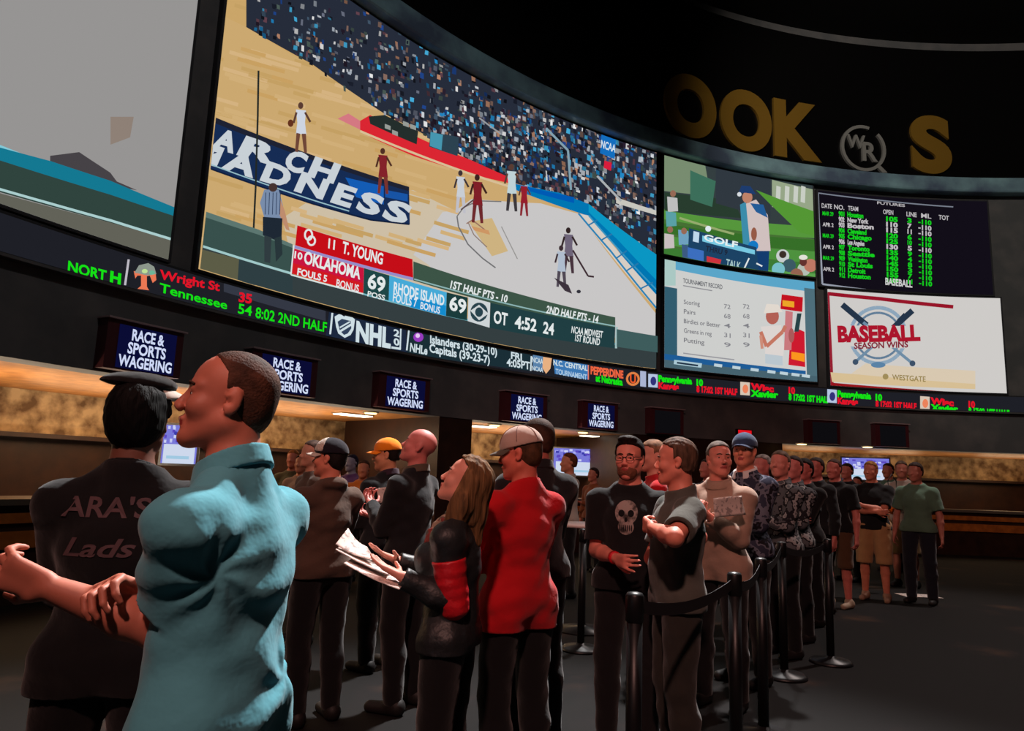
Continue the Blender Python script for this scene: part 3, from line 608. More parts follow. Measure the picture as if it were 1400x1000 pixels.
tv('bright television behind the counter at the far right, beside the man in tan shorts', 1154, 1213, 627, 656, 17.3)
tv('bright television behind the counter, left of the face of the man in teal', 224, 268, 582, 634, 9.6)
# ================================================================== FIGURES: signed-distance bodies meshed by surface nets
def V3(*a): return np.array(a, float)
def smin(a, b, k):
    if k <= 0: return np.minimum(a, b)
    h = np.maximum(k-np.abs(a-b), 0)/k; return np.minimum(a, b)-h*h*k*.25
def smax(a, b, k): return -smin(-a, -b, k)
class Prim:
    __slots__ = ('op', 'f', 'k', 'bb')
def P_cone(a, b, ra, rb, k=.02, op='u'):
    a = np.asarray(a, float); b = np.asarray(b, float); ba = b-a; l2 = max(ba@ba, 1e-9); p = Prim(); p.op = op; p.k = k
    def f(x):
        t = np.clip(((x-a)@ba)/l2, 0, 1); return np.linalg.norm(x-a-t[:, None]*ba, axis=1)-(ra+(rb-ra)*t)
    p.f = f; r = max(ra, rb); p.bb = (np.minimum(a, b)-r, np.maximum(a, b)+r); return p
def P_ell(c, r, R=None, k=.02, op='u'):
    c = np.asarray(c, float); r = np.asarray(r, float); p = Prim(); p.op = op; p.k = k
    def f(x):
        q = x-c
        if R is not None: q = q@R
        k0 = np.linalg.norm(q/r, axis=1); k1 = np.linalg.norm(q/(r*r), axis=1)+1e-9; return np.where(k0 < 1e-4, -r.min(), k0*(k0-1)/k1)
    p.f = f; m = r.max(); p.bb = (c-m, c+m) if R is not None else (c-r, c+r); return p
def P_sph(c, r, k=.02, op='u'): return P_cone(c, np.asarray(c)+V3(0, 0, 1e-3), r, r, k, op)
def P_plane(pt, n, op='i', k=.0):
    """keeps the side the normal points AWAY from"""
    pt = np.asarray(pt, float); n = np.asarray(n, float); n = n/np.linalg.norm(n); p = Prim(); p.op = op; p.k = k
    p.f = lambda x: (x-pt)@n; p.bb = None; return p
def P_fn(fn, op='i', k=0.0):
    p = Prim(); p.op = op; p.k = k; p.f = fn; p.bb = None; return p
def P_disp(fn): p = Prim(); p.op = 'd'; p.f = fn; p.k = 0; p.bb = None; return p
_CORN = np.array([(i, j, k) for i in (0, 1) for j in (0, 1) for k in (0, 1)])
_EDG = [(a, b) for a in range(8) for b in range(a+1, 8) if abs(_CORN[a]-_CORN[b]).sum() == 1]
def sdf_mesh(prims, vox):
    us = [p for p in prims if p.op == 'u']
    lo = np.min([p.bb[0] for p in us], 0)-3*vox-.02; hi = np.max([p.bb[1] for p in us], 0)+3*vox+.02
    for p in prims:                       # planes that clip the volume shrink the grid
        pass
    nb = np.ceil((hi-lo)/(8*vox)).astype(int); n = nb*8; B = 8*vox
    bi = np.stack(np.meshgrid(*[np.arange(k) for k in nb], indexing='ij'), -1).reshape(-1, 3); bc = lo+(bi+.5)*B
    rad = B*.87
    def ev(x, sub=None, cd=None):
        d = np.full(len(x), 9.0)
        for i, p in enumerate(prims):
            if cd is not None and p.op in 'us' and p.bb is not None:
                m = cd[i]
                if not m.any(): continue
                mm = np.repeat(m, 512); xx = x[mm]; v = p.f(xx); dd = d[mm]
                d[mm] = smin(dd, v, p.k) if p.op == 'u' else smax(dd, -v, p.k)
            else:
                v = p.f(x)
                if p.op == 'u': d = smin(d, v, p.k)
                elif p.op == 's': d = smax(d, -v, p.k)
                elif p.op == 'i': d = smax(d, v, p.k)
                else: d = d+v
        return d
    cd_raw = [p.f(bc) for p in prims]
    dc = ev(bc)
    act = np.abs(dc) < rad*1.7+.02
    ab = bi[act]
    D = np.repeat(np.repeat(np.repeat(np.where(dc.reshape(nb) < 0, -1.0, 1.0).astype(np.float32), 8, 0), 8, 1), 8, 2)
    loc = np.stack(np.meshgrid(*[np.arange(8)]*3, indexing='ij'), -1).reshape(-1, 3)
    CH = 1500
    cds = [c[act] < rad*1.25+p.k*1.2+.012 for c, p in zip(cd_raw, prims)]
    for s in range(0, len(ab), CH):
        blk_ = ab[s:s+CH]; gi = (blk_[:, None, :]*8+loc[None]).reshape(-1, 3)
        v = ev(lo+gi*vox, None, [c[s:s+CH] for c in cds])
        D[gi[:, 0], gi[:, 1], gi[:, 2]] = v
    S_ = (D < 0).astype(np.int8)
    cs = sum(S_[c[0]:n[0]-1+c[0], c[1]:n[1]-1+c[1], c[2]:n[2]-1+c[2]] for c in _CORN)
    cells = np.argwhere((cs > 0) & (cs < 8))
    if len(cells) == 0: return np.zeros((0, 3)), np.zeros((0, 4), int)
    val = np.stack([D[cells[:, 0]+c[0], cells[:, 1]+c[1], cells[:, 2]+c[2]] for c in _CORN], 1)
    acc = np.zeros((len(cells), 3)); cnt = np.zeros(len(cells))
    for a, b in _EDG:
        va, vb = val[:, a], val[:, b]; m = (va < 0) != (vb < 0); t = np.where(m, va/np.where(m, va-vb, 1), 0)
        acc += np.where(m[:, None], _CORN[a]+(_CORN[b]-_CORN[a])*t[:, None], 0); cnt += m
    Vv = lo+(cells+acc/cnt[:, None])*vox
    idx = np.full(tuple(n-1), -1, np.int32); idx[cells[:, 0], cells[:, 1], cells[:, 2]] = np.arange(len(cells))
    Fs = []
    for ax in range(3):
        u, w = (ax+1) % 3, (ax+2) % 3
        a = [slice(None)]*3; b = [slice(None)]*3; a[ax] = slice(0, -1); b[ax] = slice(1, None)
        e = S_[tuple(a)] - S_[tuple(b)]; q = np.argwhere(e != 0)
        q = q[(q[:, u] > 0) & (q[:, w] > 0) & (q[:, u] < n[u]-1) & (q[:, w] < n[w]-1)]
        sg = e[q[:, 0], q[:, 1], q[:, 2]]
        def g(du, dw):
            r = q.copy(); r[:, u] -= du; r[:, w] -= dw; return idx[r[:, 0], r[:, 1], r[:, 2]]
        f = np.stack([g(1, 1), g(0, 1), g(0, 0), g(1, 0)], 1); f[sg < 0] = f[sg < 0][:, ::-1]; Fs.append(f)
    F = np.concatenate(Fs); F = F[(F >= 0).all(1)]
    return Vv, F
def mesh_np(name, V, F, m, parent, smooth=True, **props):
    me = bpy.data.meshes.new(name); me.vertices.add(len(V)); me.vertices.foreach_set('co', np.asarray(V, np.float32).ravel())
    me.loops.add(F.size); me.loops.foreach_set('vertex_index', F.astype(np.int32).ravel())
    me.polygons.add(len(F)); me.polygons.foreach_set('loop_start', np.arange(0, F.size, 4, dtype=np.int32)); me.polygons.foreach_set('loop_total', np.full(len(F), 4, np.int32))
    me.update(calc_edges=True); me.validate()
    if m: me.materials.append(m)
    if smooth: me.polygons.foreach_set('use_smooth', [True]*len(me.polygons))
    return link(bpy.data.objects.new(name, me), parent, **props)

def rot(yaw=0, pitch=0, roll=0):
    """pitch up positive, roll to the left shoulder negative"""
    cy, sy = math.cos(yaw), math.sin(yaw); cp, sp = math.cos(pitch), math.sin(pitch); cr, sr = math.cos(roll), math.sin(roll)
    Rz = np.array([[cy, -sy, 0], [sy, cy, 0], [0, 0, 1]]); Ry = np.array([[cp, 0, -sp], [0, 1, 0], [sp, 0, cp]]); Rx = np.array([[1, 0, 0], [0, cr, -sr], [0, sr, cr]])
    return Rz@Ry@Rx
def unit(v): v = np.asarray(v, float); return v/(np.linalg.norm(v)+1e-9)

def skin_mat(tone):
    n = 'skin_'+'_'.join(map(str, tone))
    if n in MATS: return MATS[n]
    m = mat(n, tone, rough=.55, spec=.4, noise=(9, tuple(int(v*.86) for v in tone), .35, .75)); return m

def hair_mat(col, t):
    n = 'hair_%d_%d_%d_%d' % (*col, t > .008)
    if n in MATS: return MATS[n]
    m = mat(n, col, rough=.75, spec=.15, bump=((26, .5) if t > .008 else (160, .25)), noise=(24, tuple(int(v*.5) for v in col), .3, .7)); nt = m.node_tree
    if t > .008:
        tc = next(q for q in nt.nodes if q.type == 'TEX_COORD'); mp = nt.nodes.new('ShaderNodeMapping'); mp.inputs['Scale'].default_value = (2.2, 2.2, .16)
        for q in nt.nodes:
            if q.type == 'TEX_NOISE': nt.links.new(mp.outputs[0], q.inputs['Vector'])
        nt.links.new(tc.outputs['Object'], mp.inputs['Vector'])
    return m
LIP = mat('lip_rose', (150, 62, 60), rough=.4)
def hand(P, w, d, nrm, side, curl, sc, point=False, thumb_in=.5):
    """w wrist, d direction of the hand, nrm the way the palm faces, side +1/-1 : the thumb side is side * (d x nrm)"""
    d = unit(d); nrm = unit(nrm-(nrm@d)*d); th = np.cross(d, nrm)*side
    pb = w+d*.02*sc; pe = w+d*.095*sc
    for o in (-.024, -.008, .010, .026): P.append(P_cone(pb+th*o*.75*sc, pe+th*o*1.15*sc, .0155*sc, .0125*sc, .014))
    L = {-.030: (.030, .024), -.010: (.040, .030), .010: (.044, .032), .029: (.038, .028)}
    for i, (o, (l1, l2)) in enumerate(L.items()):
        c = curl
        if point and i == 3: c = .1
        b = pe+th*o*1.1*sc; d1 = unit(d*math.cos(c*.8)+nrm*math.sin(c*.8)+th*o*3); d2 = unit(d*math.cos(c*1.9)+nrm*math.sin(c*1.9)+th*o*1.5); d3 = unit(d*math.cos(c*2.6)+nrm*math.sin(c*2.6))
        m = b+d1*l1*sc; e = m+d2*l2*sc; q = e+d3*.02*sc
        P.append(P_cone(b, m, .0098*sc, .0088*sc, .004)); P.append(P_cone(m, e, .0088*sc, .008*sc, .003)); P.append(P_cone(e, q, .008*sc, .0068*sc, .003))
    tb = w+d*.03*sc+th*.03*sc; tm = tb+unit(d*.7+th*.7+nrm*thumb_in)*.042*sc; te = tm+unit(d*1.0+th*.2+nrm*thumb_in)*.034*sc
    P.append(P_cone(tb, tm, .0145*sc, .0105*sc, .012)); P.append(P_cone(tm, te, .0105*sc, .008*sc, .004))

EYEW = mat('eye_white', (205, 200, 195), rough=.2); IRIS = mat('eye_iris', (40, 30, 24), rough=.15)
def px_of(base, Rz, p, Sc):
    w = Rz@(np.asarray(p)*Sc)+V3(base[0], base[1], 0)-V3(0, 0, HC); z = w@_F; return 700+FPX*(w@_R)/z, 500-FPX*(w@_U)/z, z*100
def person(label, hx, hy, D, yaw, hyaw=0, hpitch=0, hroll=0, shz=1.37, headf=0, extra=0.0, vox=.009, cvox=None, fat=1.0, tone=(196, 132, 108),
           shirt=None, trouser=None, arms=(None, None), hair=None, cap=None, lean=0, female=False, twist=0, fist=(None, None), opts={}, shoes=(24, 22, 22), hgt=None, stance=0.0):
    """hx, hy: where the top of the head (or hat) sits in the photo; D: its distance; yaw: which way the chest faces (degrees, 0 = photo right, 90 = away)"""
    cvox = cvox or vox
    top = at_depth(hx, hy, D); yaw = yaw-math.degrees(math.atan2(top[0], top[1])); Sc = (hgt or top[2])/(1.75+extra); 
    yr = math.radians(yaw); hyr, hpr, hrr = math.radians(hyaw), math.radians(hpitch), math.radians(hroll)
    leanr = math.radians(lean); pivL = V3(0, 0, .95)
    RL = rot(0, -leanr)
    def T(p): return pivL+RL@(np.asarray(p, float)-pivL)
    Rh = RL@rot(hyr, hpr, hrr) if lean else rot(hyr, hpr, hrr)
    npv = T((-.012+headf, 0, 1.535)); hc = npv+Rh@V3(.018, 0, .10)
    crown = hc+Rh@V3(-.01, 0, .1)
    Rz = rot(yr)
    off = Rz@(crown*Sc); base = (top[0]-off[0], top[1]-off[1])
    if not hgt: Sc = top[2]/(crown[2]+.02+extra); off = Rz@(crown*Sc); base = (top[0]-off[0], top[1]-off[1])
    root = thing('person', label, 'person', (base[0], base[1], 0), yr)
    root.scale = (Sc, Sc, Sc)
    def L(x, y, d):                                   # photo pixel + distance -> the person's own coordinates
        p = at_depth(x, y, d)-V3(base[0], base[1], 0); return (rot(-yr)@p)/Sc
    def H(x, y, z): return hc+Rh@V3(x, y, z)
    f = fat
    # ------------------------------------------------ skeleton
    hipw = .095 if not female else .1
    J = {}
    for sd, s in (('L', 1), ('R', -1)):
        sw = .178 if not female else .155
        J['sh'+sd] = T((-.01, s*sw*(1+(f-1)*.6), shz)); J['hip'+sd] = V3(0, s*hipw, .92); J['an'+sd] = V3(-.02+stance*s, s*(.12+abs(stance)*.2), .085); J['kn'+sd] = V3(.02+stance*s*.55, s*.115, .50)
    for i, (sd, s) in enumerate((('L', 1), ('R', -1))):
        a = arms[i]; sh = J['sh'+sd]
        if a is None: wr = T((.04, s*.27*f**.5, .84)); pole = V3(-.3, s*.5, 1.1)
        elif a == 'read': wr = T((.33, s*.09, 1.16)); pole = V3(-.2, s*.35, .8)
        elif a == 'phone': wr = T((.27, s*.05, 1.24)); pole = V3(-.1, s*.35, .8)
        elif a == 'cross': wr = T((.205*f, -s*.085, 1.15+.035*s)); pole = V3(.08, s*.6, .8)
        elif a == 'pocket': wr = T((.06, s*.20, .93)); pole = V3(-.5, s*.6, 1.1)
        elif a == 'hip': wr = T((.03, s*.2, 1.0)); pole = V3(-.3, s*1.2, 1.1)
        elif callable(a): wr, pole = a(L)
        else: wr, pole = np.asarray(a[0], float), np.asarray(a[1], float)
        la, lb = .285, .255; v = wr-sh; dist = np.linalg.norm(v); dist = min(dist, la+lb-.004); u = unit(v); wr = sh+u*dist
        h = (la*la-lb*lb+dist*dist)/(2*dist); r_ = math.sqrt(max(la*la-h*h, 0)); pd = pole-sh; pd = unit(pd-(pd@u)*u); J['el'+sd] = sh+u*h+pd*r_; J['wr'+sd] = wr
    # ------------------------------------------------ trunk
    def trunk(e=0.0, kk=.03):
        fx = .02 if female else 0
        Q = [P_ell(V3(-.005, 0, .95), V3(.108*f+e, .158*f**.6+e, .125+e), k=kk), P_ell(T((.012*f if f > 1 else 0, 0, 1.08)), V3(.104*f**1.5+e, (.138-fx)*f+e, .14+e), RL, kk*1.6),
             P_ell(T((.0, 0, 1.25)), V3(.112*f+e, (.155-fx)*f**.7+e, .165+e), RL, kk*1.3),
             P_cone(T((-.018, -.12, shz-.01)), T((-.018, .12, shz-.01)), .056+e, .056+e, kk), P_cone(T((-.02, .14, shz+.01)), T((-.02+headf*.5, .02, 1.468)), .036+e*.8, .046+e*.8, kk), P_cone(T((-.02, -.14, shz+.01)), T((-.02+headf*.5, -.02, 1.468)), .036+e*.8, .046+e*.8, kk)]
        if female:
            for s in (-1, 1): Q.append(P_ell(T((.095, s*.065, 1.27)), V3(.055+e, .06+e, .06+e), RL, kk))
        return Q
    def armp(sd, e=0.0, upto='wr', kk=.02):
        sh, el, wr = J['sh'+sd], J['el'+sd], J['wr'+sd]; q = f**.6
        Q = [P_sph(sh, .051*q+e, kk*1.4), P_cone(sh, el, .050*q+e, .040*q+e, kk), ]
        if upto == 'wr': Q += [P_cone(el, el+(wr-el)*.35, .040*q+e, .042*q+e, .015), P_cone(el+(wr-el)*.35, wr, .042*q+e, .027+e, .015)]
        return Q
    def legp(sd, e=0.0, upto=1):
        hp, kn, an = J['hip'+sd], J['kn'+sd], J['an'+sd]
        Q = [P_cone(hp, kn, .083*f**.7+e, .056+e, .025)]
        if upto: Q += [P_cone(kn, kn+(an-kn)*.35+V3(-.012, 0, 0), .054+e, .054+e, .02), P_cone(kn+(an-kn)*.35+V3(-.012, 0, 0), an, .054+e, .036+e*1.2, .02)]
        return Q
    # ------------------------------------------------ body
    B = trunk()
    for sd, s in (('L', 1), ('R', -1)):
        B += armp(sd)+legp(sd)
        an = J['an'+sd]; B.append(P_cone(an+V3(-.02, 0, -.035), an+V3(.12, s*.015, -.055), .038, .028, .03))
    nb_ = T((-.022+headf*.5, 0, 1.435)); nk = .056*f**.7*(.85 if female else 1)
    B += [P_cone(nb_, H(-.022, 0, -.055), nk+.006, nk, .03)]
    B += [P_ell(H(-.012, 0, .032), V3(.099, .077, .086), Rh, .02), P_ell(H(.028, 0, -.035), V3(.060, .060, .078), Rh, .03)]
    jw = 1.0 + (f-1)*.5
    for s in (-1, 1):
        B += [P_cone(H(-.005, s*.050*jw, -.058), H(.062, s*.018, -.100), .022*jw, .019*jw, .028), P_cone(H(.076, s*.012, .020), H(.064, s*.045, .020), .0115, .010, .014),
              P_ell(H(.058, s*.040, -.030), V3(.026, .024, .024)*jw, Rh, .02), P_sph(H(.101, s*.0125, -.036), .0095, .006),
              P_sph(H(.098, s*.031, .000), .017, .012, 's'), P_sph(H(.069, s*.031, .000), .0135, .004), P_ell(H(.072, s*.031, .0085), V3(.0150, .0165, .0075), Rh, .004), P_ell(H(.070, s*.031, -.0095), V3(.0140, .0155, .0055), Rh, .004)]
        B += [P_ell(H(-.012, s*.079, -.008), V3(.020, .0085, .034), Rh@rot(0, .2), .006), P_sph(H(.0, s*.088, -.010), .011, .006, 's')]
    B += [P_cone(H(.080, 0, .012), H(.105, 0, -.030), .0085, .0110, .008), P_sph(H(.072, 0, -.104), .019, .02),
          P_cone(H(.088, -.017, -.062), H(.088, .017, -.062), .0075, .0075, .006), P_sph(H(.0925, 0, -.0625), .0075, .006), P_cone(H(.084, -.014, -.075), H(.084, .014, -.075), .0085, .0085, .006), P_cone(H(.098, -.02, -.0685), H(.098, .02, -.0685), .003, .003, .003, 's')]
    for i, (sd, s) in enumerate((('L', 1), ('R', -1))):
        el, wr = J['el'+sd], J['wr'+sd]; dd = unit(wr-el); fs = fist[i] or {}
        if callable(fs): fs = fs(L)
        n0 = fs.get('n', V3(0, -s, 0) if abs(dd[2]) > .6 else V3(-.2, -s*.2, 1.0 if arms[i] in ('read', 'phone') else -.3))
        hd = fs.get('d', dd)
        if arms[i] == 'cross': n0 = fs.get('n', V3(-1, 0, 0)); fs = dict({'curl': .8}, **fs)
        hand(B, wr, unit(np.asarray(hd, float)), np.asarray(n0, float), s, fs.get('curl', .95 if arms[i] in ('read', 'phone') else .55), fs.get('sc', 1.0), fs.get('point', False))
    V, F = sdf_mesh(B, vox); body = mesh_np('body', V, F, skin_mat(tone), root)
    if vox < .0115:                                     # lips are part of the one body mesh, in their own colour
        body.data.materials.append(LIP); fc = V[F].mean(1); q = (fc-hc)@Rh
        li = (((q[:, 0]-.090)/.016)**2+(q[:, 1]/.024)**2+((q[:, 2]+.068)/.0125)**2 < 1).astype(np.int32)
        if len(body.data.polygons) == len(li): body.data.polygons.foreach_set('material_index', li)
    # ------------------------------------------------ eyes
    if vox < .0115:
        for s in (-1, 1):
            m = MB(); c = H(.0705, s*.031, .0)
            M_ = [(.0132*math.sin(t), .0132*math.cos(t)) for t in np.linspace(0.05, math.pi-.05, 9)]
            m.lathe([(r, z) for r, z in M_][::-1], 14); m.V = [tuple(c+Rh@V3(v[2], v[0], v[1])) for v in m.V]; e = m.build('eye', EYEW, root, True)
            m = MB(); m.lathe([(.0062, .0118), (.004, .0134), (.001, .0138)], 14); m.V = [tuple(c+Rh@V3(v[2], v[0], v[1])) for v in m.V]; m.build('iris', IRIS, e, True)
    seed = (hx*7.3) % 6.28
    def folds(amp, fz=46):
        def fn(x):
            a = np.sin(x[:, 2]*fz*.55+x[:, 1]*26+2*np.sin(x[:, 0]*17+seed)+seed); b = np.sin(x[:, 0]*31-x[:, 2]*21+2.2*np.sin(x[:, 1]*13+seed)); c_ = np.sin(x[:, 2]*fz*1.5+x[:, 0]*18+3*np.sin(x[:, 1]*9+seed))
            return amp*(a*b*.7+.3*c_)
        return fn
    # ------------------------------------------------ shirt or jacket
    sh_ = dict(mat=cloth('plain_dark_cloth', (26, 26, 28)), sleeve='short', e=.014, hem=.88, name='shirt', amp=.0035); sh_.update(shirt or {})
    e = sh_['e']; Q = []
    Q += trunk(e, .032)
    for sd, s in (('L', 1), ('R', -1)):              # sleeves, each with its own open end
        sh, el, wr = J['sh'+sd], J['el'+sd], J['wr'+sd]; q_ = f**.6
        def cutp(p, c0, dd, ri):
            g = p.f; inner = P_cone(c0-dd*.025, c0+dd*.04, ri, ri).f
            p.f = lambda x: np.maximum(np.maximum(g(x), (x-c0)@dd), -inner(x)); return p
        if sh_['sleeve'] == 'long':
            ap = armp(sd, e*.9, 'wr', .03); dd = unit(wr-el); ap[-1] = cutp(ap[-1], wr+dd*.004, dd, .031); ap[-2] = cutp(ap[-2], wr+dd*.004, dd, .031); Q += ap
        else:
            c0 = sh+(el-sh)*sh_.get('cuff', .78); dd = unit(el-sh)
            Q += [P_sph(sh, .051*q_+e+.004, .035), cutp(P_cone(sh, c0+dd*.03, .050*q_+e+.004, .046*q_+e+.006, .025), c0, dd, .046*q_+.004)]
    if sh_.get('hood'): Q.append(P_ell(T((-.075, 0, 1.47)), V3(.06, .10, .05), RL, .03))
    ax = unit(H(-.022, 0, -.055)-nb_); Q.append(P_cone(nb_-ax*.03, nb_+ax*.06, nk+.008+e, nk+.004+e*.8, .02))
    for sd in 'LR':                                   # the hem covers the top of the legs
        hp, kn = J['hip'+sd], J['kn'+sd]; Q.append(P_cone(hp, hp+(kn-hp)*.35, .083*f**.7+.022+e*.8, .083*f**.7+.014+e*.8, .03))
    Q.append(P_disp(folds(sh_['amp'])))
    if sh_.get('crease'):
        for (cp, tdir, A_, n_, R_) in sh_['crease']:
            cp = T(cp); tdir = unit(tdir)
            def cf(x, cp=cp, tdir=tdir, A_=A_, n_=n_, R_=R_):
                q = x-cp; u = q@tdir; v = q[:, 2]; r = np.sqrt(u*u+v*v); an = np.arctan2(u, -v); return A_*np.sin(n_*an+3*np.sin(r*14))*np.exp(-(r/R_)**2)*np.clip(r/.05, 0, 1)
            Q.append(P_disp(cf))
    Q.append(P_plane((0, 0, sh_['hem']), (0, 0, -1)))
    ax = unit(H(-.022, 0, -.055)-nb_); Q.append(P_cone(nb_+ax*(.034+nk), nb_+(H(-.022, 0, -.055)-nb_)*1.5+V3(0, 0, .1), nk+.006, nk+.008, .004, 's')); Q.append(P_plane(nb_+ax*.058, ax+V3(.25, 0, 0)))
    V, F = sdf_mesh(Q, cvox)
    shirt_o = mesh_np(sh_['name'], V, F, sh_['mat'], root)
    if sh_.get('sleevemat'):       # contrasting sleeves: their own pieces
        for sd in ('L', 'R'):
            sh, el, wr = J['sh'+sd], J['el'+sd], J['wr'+sd]; QQ = armp(sd, e+.008, 'el', .03)[1:]; QQ.append(P_disp(folds(.004, 90)));
            QQ.append(P_plane(sh+(el-sh)*.30, -(el-sh)))
            V, F = sdf_mesh(QQ, cvox); mesh_np('sleeve', V, F, sh_['sleevemat'], root, label=sh_.get('slabel'))
    if sh_.get('collar'):
        cc = sh_['collar']; ax = unit(H(-.022, 0, -.055)-nb_)
        c0 = nb_+ax*.030; q = [P_cone(nb_-ax*.0, nb_+ax*.12, nk+(.040 if cc != 'crew' else .024), nk+.014, .0), P_cone(nb_-ax*.1, nb_+ax*.2, nk+.010, nk+.006, .0, 's'), P_plane(nb_+ax*(.070 if cc != 'crew' else .060), ax+V3(.30, 0, 0)), P_plane(nb_+ax*(.018 if cc != 'crew' else .042), -ax-V3(.3, 0, 0))]
        if cc == 'open': q.append(P_fn(lambda x: -(np.abs(x[:, 1])+.004-(x[:, 0]-nb_[0]-.03)*.7), 'i'))
        V, F = sdf_mesh(q, min(cvox, .005))
        if len(V): mesh_np('collar', V, F, sh_.get('colmat', sh_['mat']), root)
    # ------------------------------------------------ trousers / shorts
    tr = dict(mat=cloth('black_trousers', (15, 15, 17)), kind='long', e=.02); tr.update(trouser or {})
    Q = trunk(.006, .03)[:2]+legp('L', tr['e'])+legp('R', tr['e'])+[P_disp(folds(.004, 30)), P_plane((0, 0, 1.03), (0, 0, 1)), P_plane((0, 0, .055 if tr['kind'] == 'long' else .46), (0, 0, -1))]
    V, F = sdf_mesh(Q, max(cvox, .008)); mesh_np('trousers' if tr['kind'] == 'long' else 'shorts', V, F, tr['mat'], root)
    for sd, s in (('L', 1), ('R', -1)):
        an = J['an'+sd]; q = [P_cone(an+V3(-.03, 0, -.03), an+V3(.0, 0, -.01), .048, .05, .02), P_cone(an+V3(-.03, 0, -.05), an+V3(.15, s*.02, -.055), .045, .037, .03), P_plane((0, 0, .002), (0, 0, -1))]
        V, F = sdf_mesh(q, max(cvox, .009)); mesh_np('shoe', V, F, mat('shoe_%d_%d' % (shoes[0], shoes[2]), shoes, rough=.6), root)
    # ------------------------------------------------ hair
    if hair:
        t = hair.get('t', .005); hm = hair_mat(hair['col'], t); vv = min(vox, .007) if vox < .012 else vox
        line = hair.get('line', .05)           # how high the forehead is
        back = hair.get('back', -.05)
        Q = [P_ell(H(-.014, 0, .036), V3(.099+t, .077+t, .086+t), Rh, .01), P_ell(H(-.05, 0, -.02), V3(.055+t, .062+t, .06+t), Rh, .03)]
        if hair.get('quiff'): Q.append(P_ell(H(.045, 0, .112), V3(.05, .055, .022), Rh, .02))
        if hair.get('long'):
            ll = hair['long']
            for s in (-1, 1):
                Q += [P_cone(H(-.03, s*.070, .0), H(-.045, s*.078, -.10), .035, .042, .04), P_cone(H(-.045, s*.078, -.10), T((-.05+.03*s, s*.10, 1.56-ll)), .045, .02, .04), P_cone(H(.02, s*.072, .05), H(.0, s*.086, -.08), .018, .022, .03), P_cone(H(.0, s*.086, -.08), T((.03, s*.115, 1.53-ll*.8)), .024, .012, .03)]
            Q += [P_cone(H(-.08, 0, .02), H(-.10, 0, -.12), .05, .06, .05), P_cone(H(-.10, 0, -.12), T((-.10, .0, 1.55-ll)), .06, .03, .05)]
            Q.append(P_disp(lambda x: .0022*np.sin(x[:, 1]*190+2.5*np.sin(x[:, 2]*9))+.002*np.sin(x[:, 0]*170+2.5*np.sin(x[:, 2]*8))))
        elif t > .006: Q.append(P_disp(lambda x: .002*np.sin(x[:, 1]*190+x[:, 0]*60)*np.sin(x[:, 2]*120)))
        # the face side is cut away with a curved front line
        def face(x):
            q = (x-hc)@Rh; fr = line+.0
            a = np.minimum(q[:, 0]-(.028-np.clip((q[:, 2]-fr), -.02, .05)*(-1.2))-.0, 9)   # front of ears
            front = np.where(q[:, 2] < fr, q[:, 0]-.012-.0*q[:, 2], q[:, 0]-.012-(q[:, 2]-fr)*hair.get('slope', 3.0))
            return front
        if not hair.get('bald'): Q.append(P_fn(face))
        else: Q.append(P_fn(lambda x: ((x-hc)@Rh)[:, 2]-hair['bald'])); Q.append(P_fn(lambda x: ((x-hc)@Rh)[:, 0]+.005))
        if not hair.get('long'): Q.append(P_fn(lambda x: back-((x-hc)@Rh)[:, 2]+np.clip(((x-hc)@Rh)[:, 0]+.04, 0, .2)*.8))
        if not hair.get('long'):
            for s in (-1, 1): Q.append(P_ell(H(-.008, s*.086, -.012), V3(.020, .03, .032), Rh, .004, 's'))
        V, F = sdf_mesh(Q, vv)
        if len(V): mesh_np('hair', V, F, hm, root)
    if opts.get('beard'):
        Q = [P_ell(H(.040, 0, -.080), V3(.057, .060, .054), Rh, .01), P_fn(lambda x: ((x-hc)@Rh)[:, 2]+.040+.35*np.abs(((x-hc)@Rh)[:, 1])*0), P_ell(H(.098, 0, -.068), V3(.020, .017, .0055), Rh, .002, 's'), P_fn(lambda x: -((x-hc)@Rh)[:, 0]+.005)]
        V, F = sdf_mesh(Q, min(vox, .006)); mesh_np('beard', V, F, mat('beard_brown', opts['beard'], rough=.8, bump=(80, .5)), root)
    if opts.get('brows', True) and vox < .0115:
        m = MB()
        for s in (-1, 1): m.tube([H(.089, s*.012, .021), H(.090, s*.028, .026), H(.079, s*.046, .021)], [.0028, .0034, .002], 8)
        m.build('eyebrows', mat('brow_brown', (70, 46, 34), rough=.8), root, True)
    if opts.get('glasses'):
        g = MB()
        for s in (-1, 1):
            g.tube([H(.101+0*math.cos(a), s*.033+.024*math.cos(a), .0+.017*math.sin(a)) for a in np.linspace(0, 2*math.pi, 17)], .0022, 8)
            g.tube([H(.101, s*.057, .006), H(.0, s*.083, .008)], .0022, 8)
        g.tube([H(.102, -.009, .005), H(.102, .009, .005)], .0022, 8); g.build('glasses', mat('glasses_black', (14, 13, 14), rough=.3), root, True)
    # ------------------------------------------------ cap
    if cap:
        bdir = math.radians(cap.get('turn', 0)); Rc = Rh@rot(bdir, math.radians(cap.get('tip', 4)))
        def K(x, y, z): return hc+Rc@V3(x, y, z)
        cm = cloth(cap['mat'][0], cap['mat'][1]); t = .011
        dome = [P_ell(K(-.012, 0, .042+cap.get('lift', 0)), V3(.101+t, .080+t, cap.get('rz', .086)+t), Rc, .0), P_fn(lambda x: .030+cap.get('lift', 0)-((x-hc)@Rc)[:, 2]-.12*((x-hc)@Rc)[:, 0]), P_ell(K(-.012, 0, .036), V3(.101, .079, .080), Rc, 0, 's')]
        V, F = sdf_mesh(dome, min(vox, .006) if vox < .012 else vox); c_o = mesh_np('cap', V, F, cm, root, label=cap.get('label'))
        bm_ = cloth(*cap.get('brim', cap['mat']))
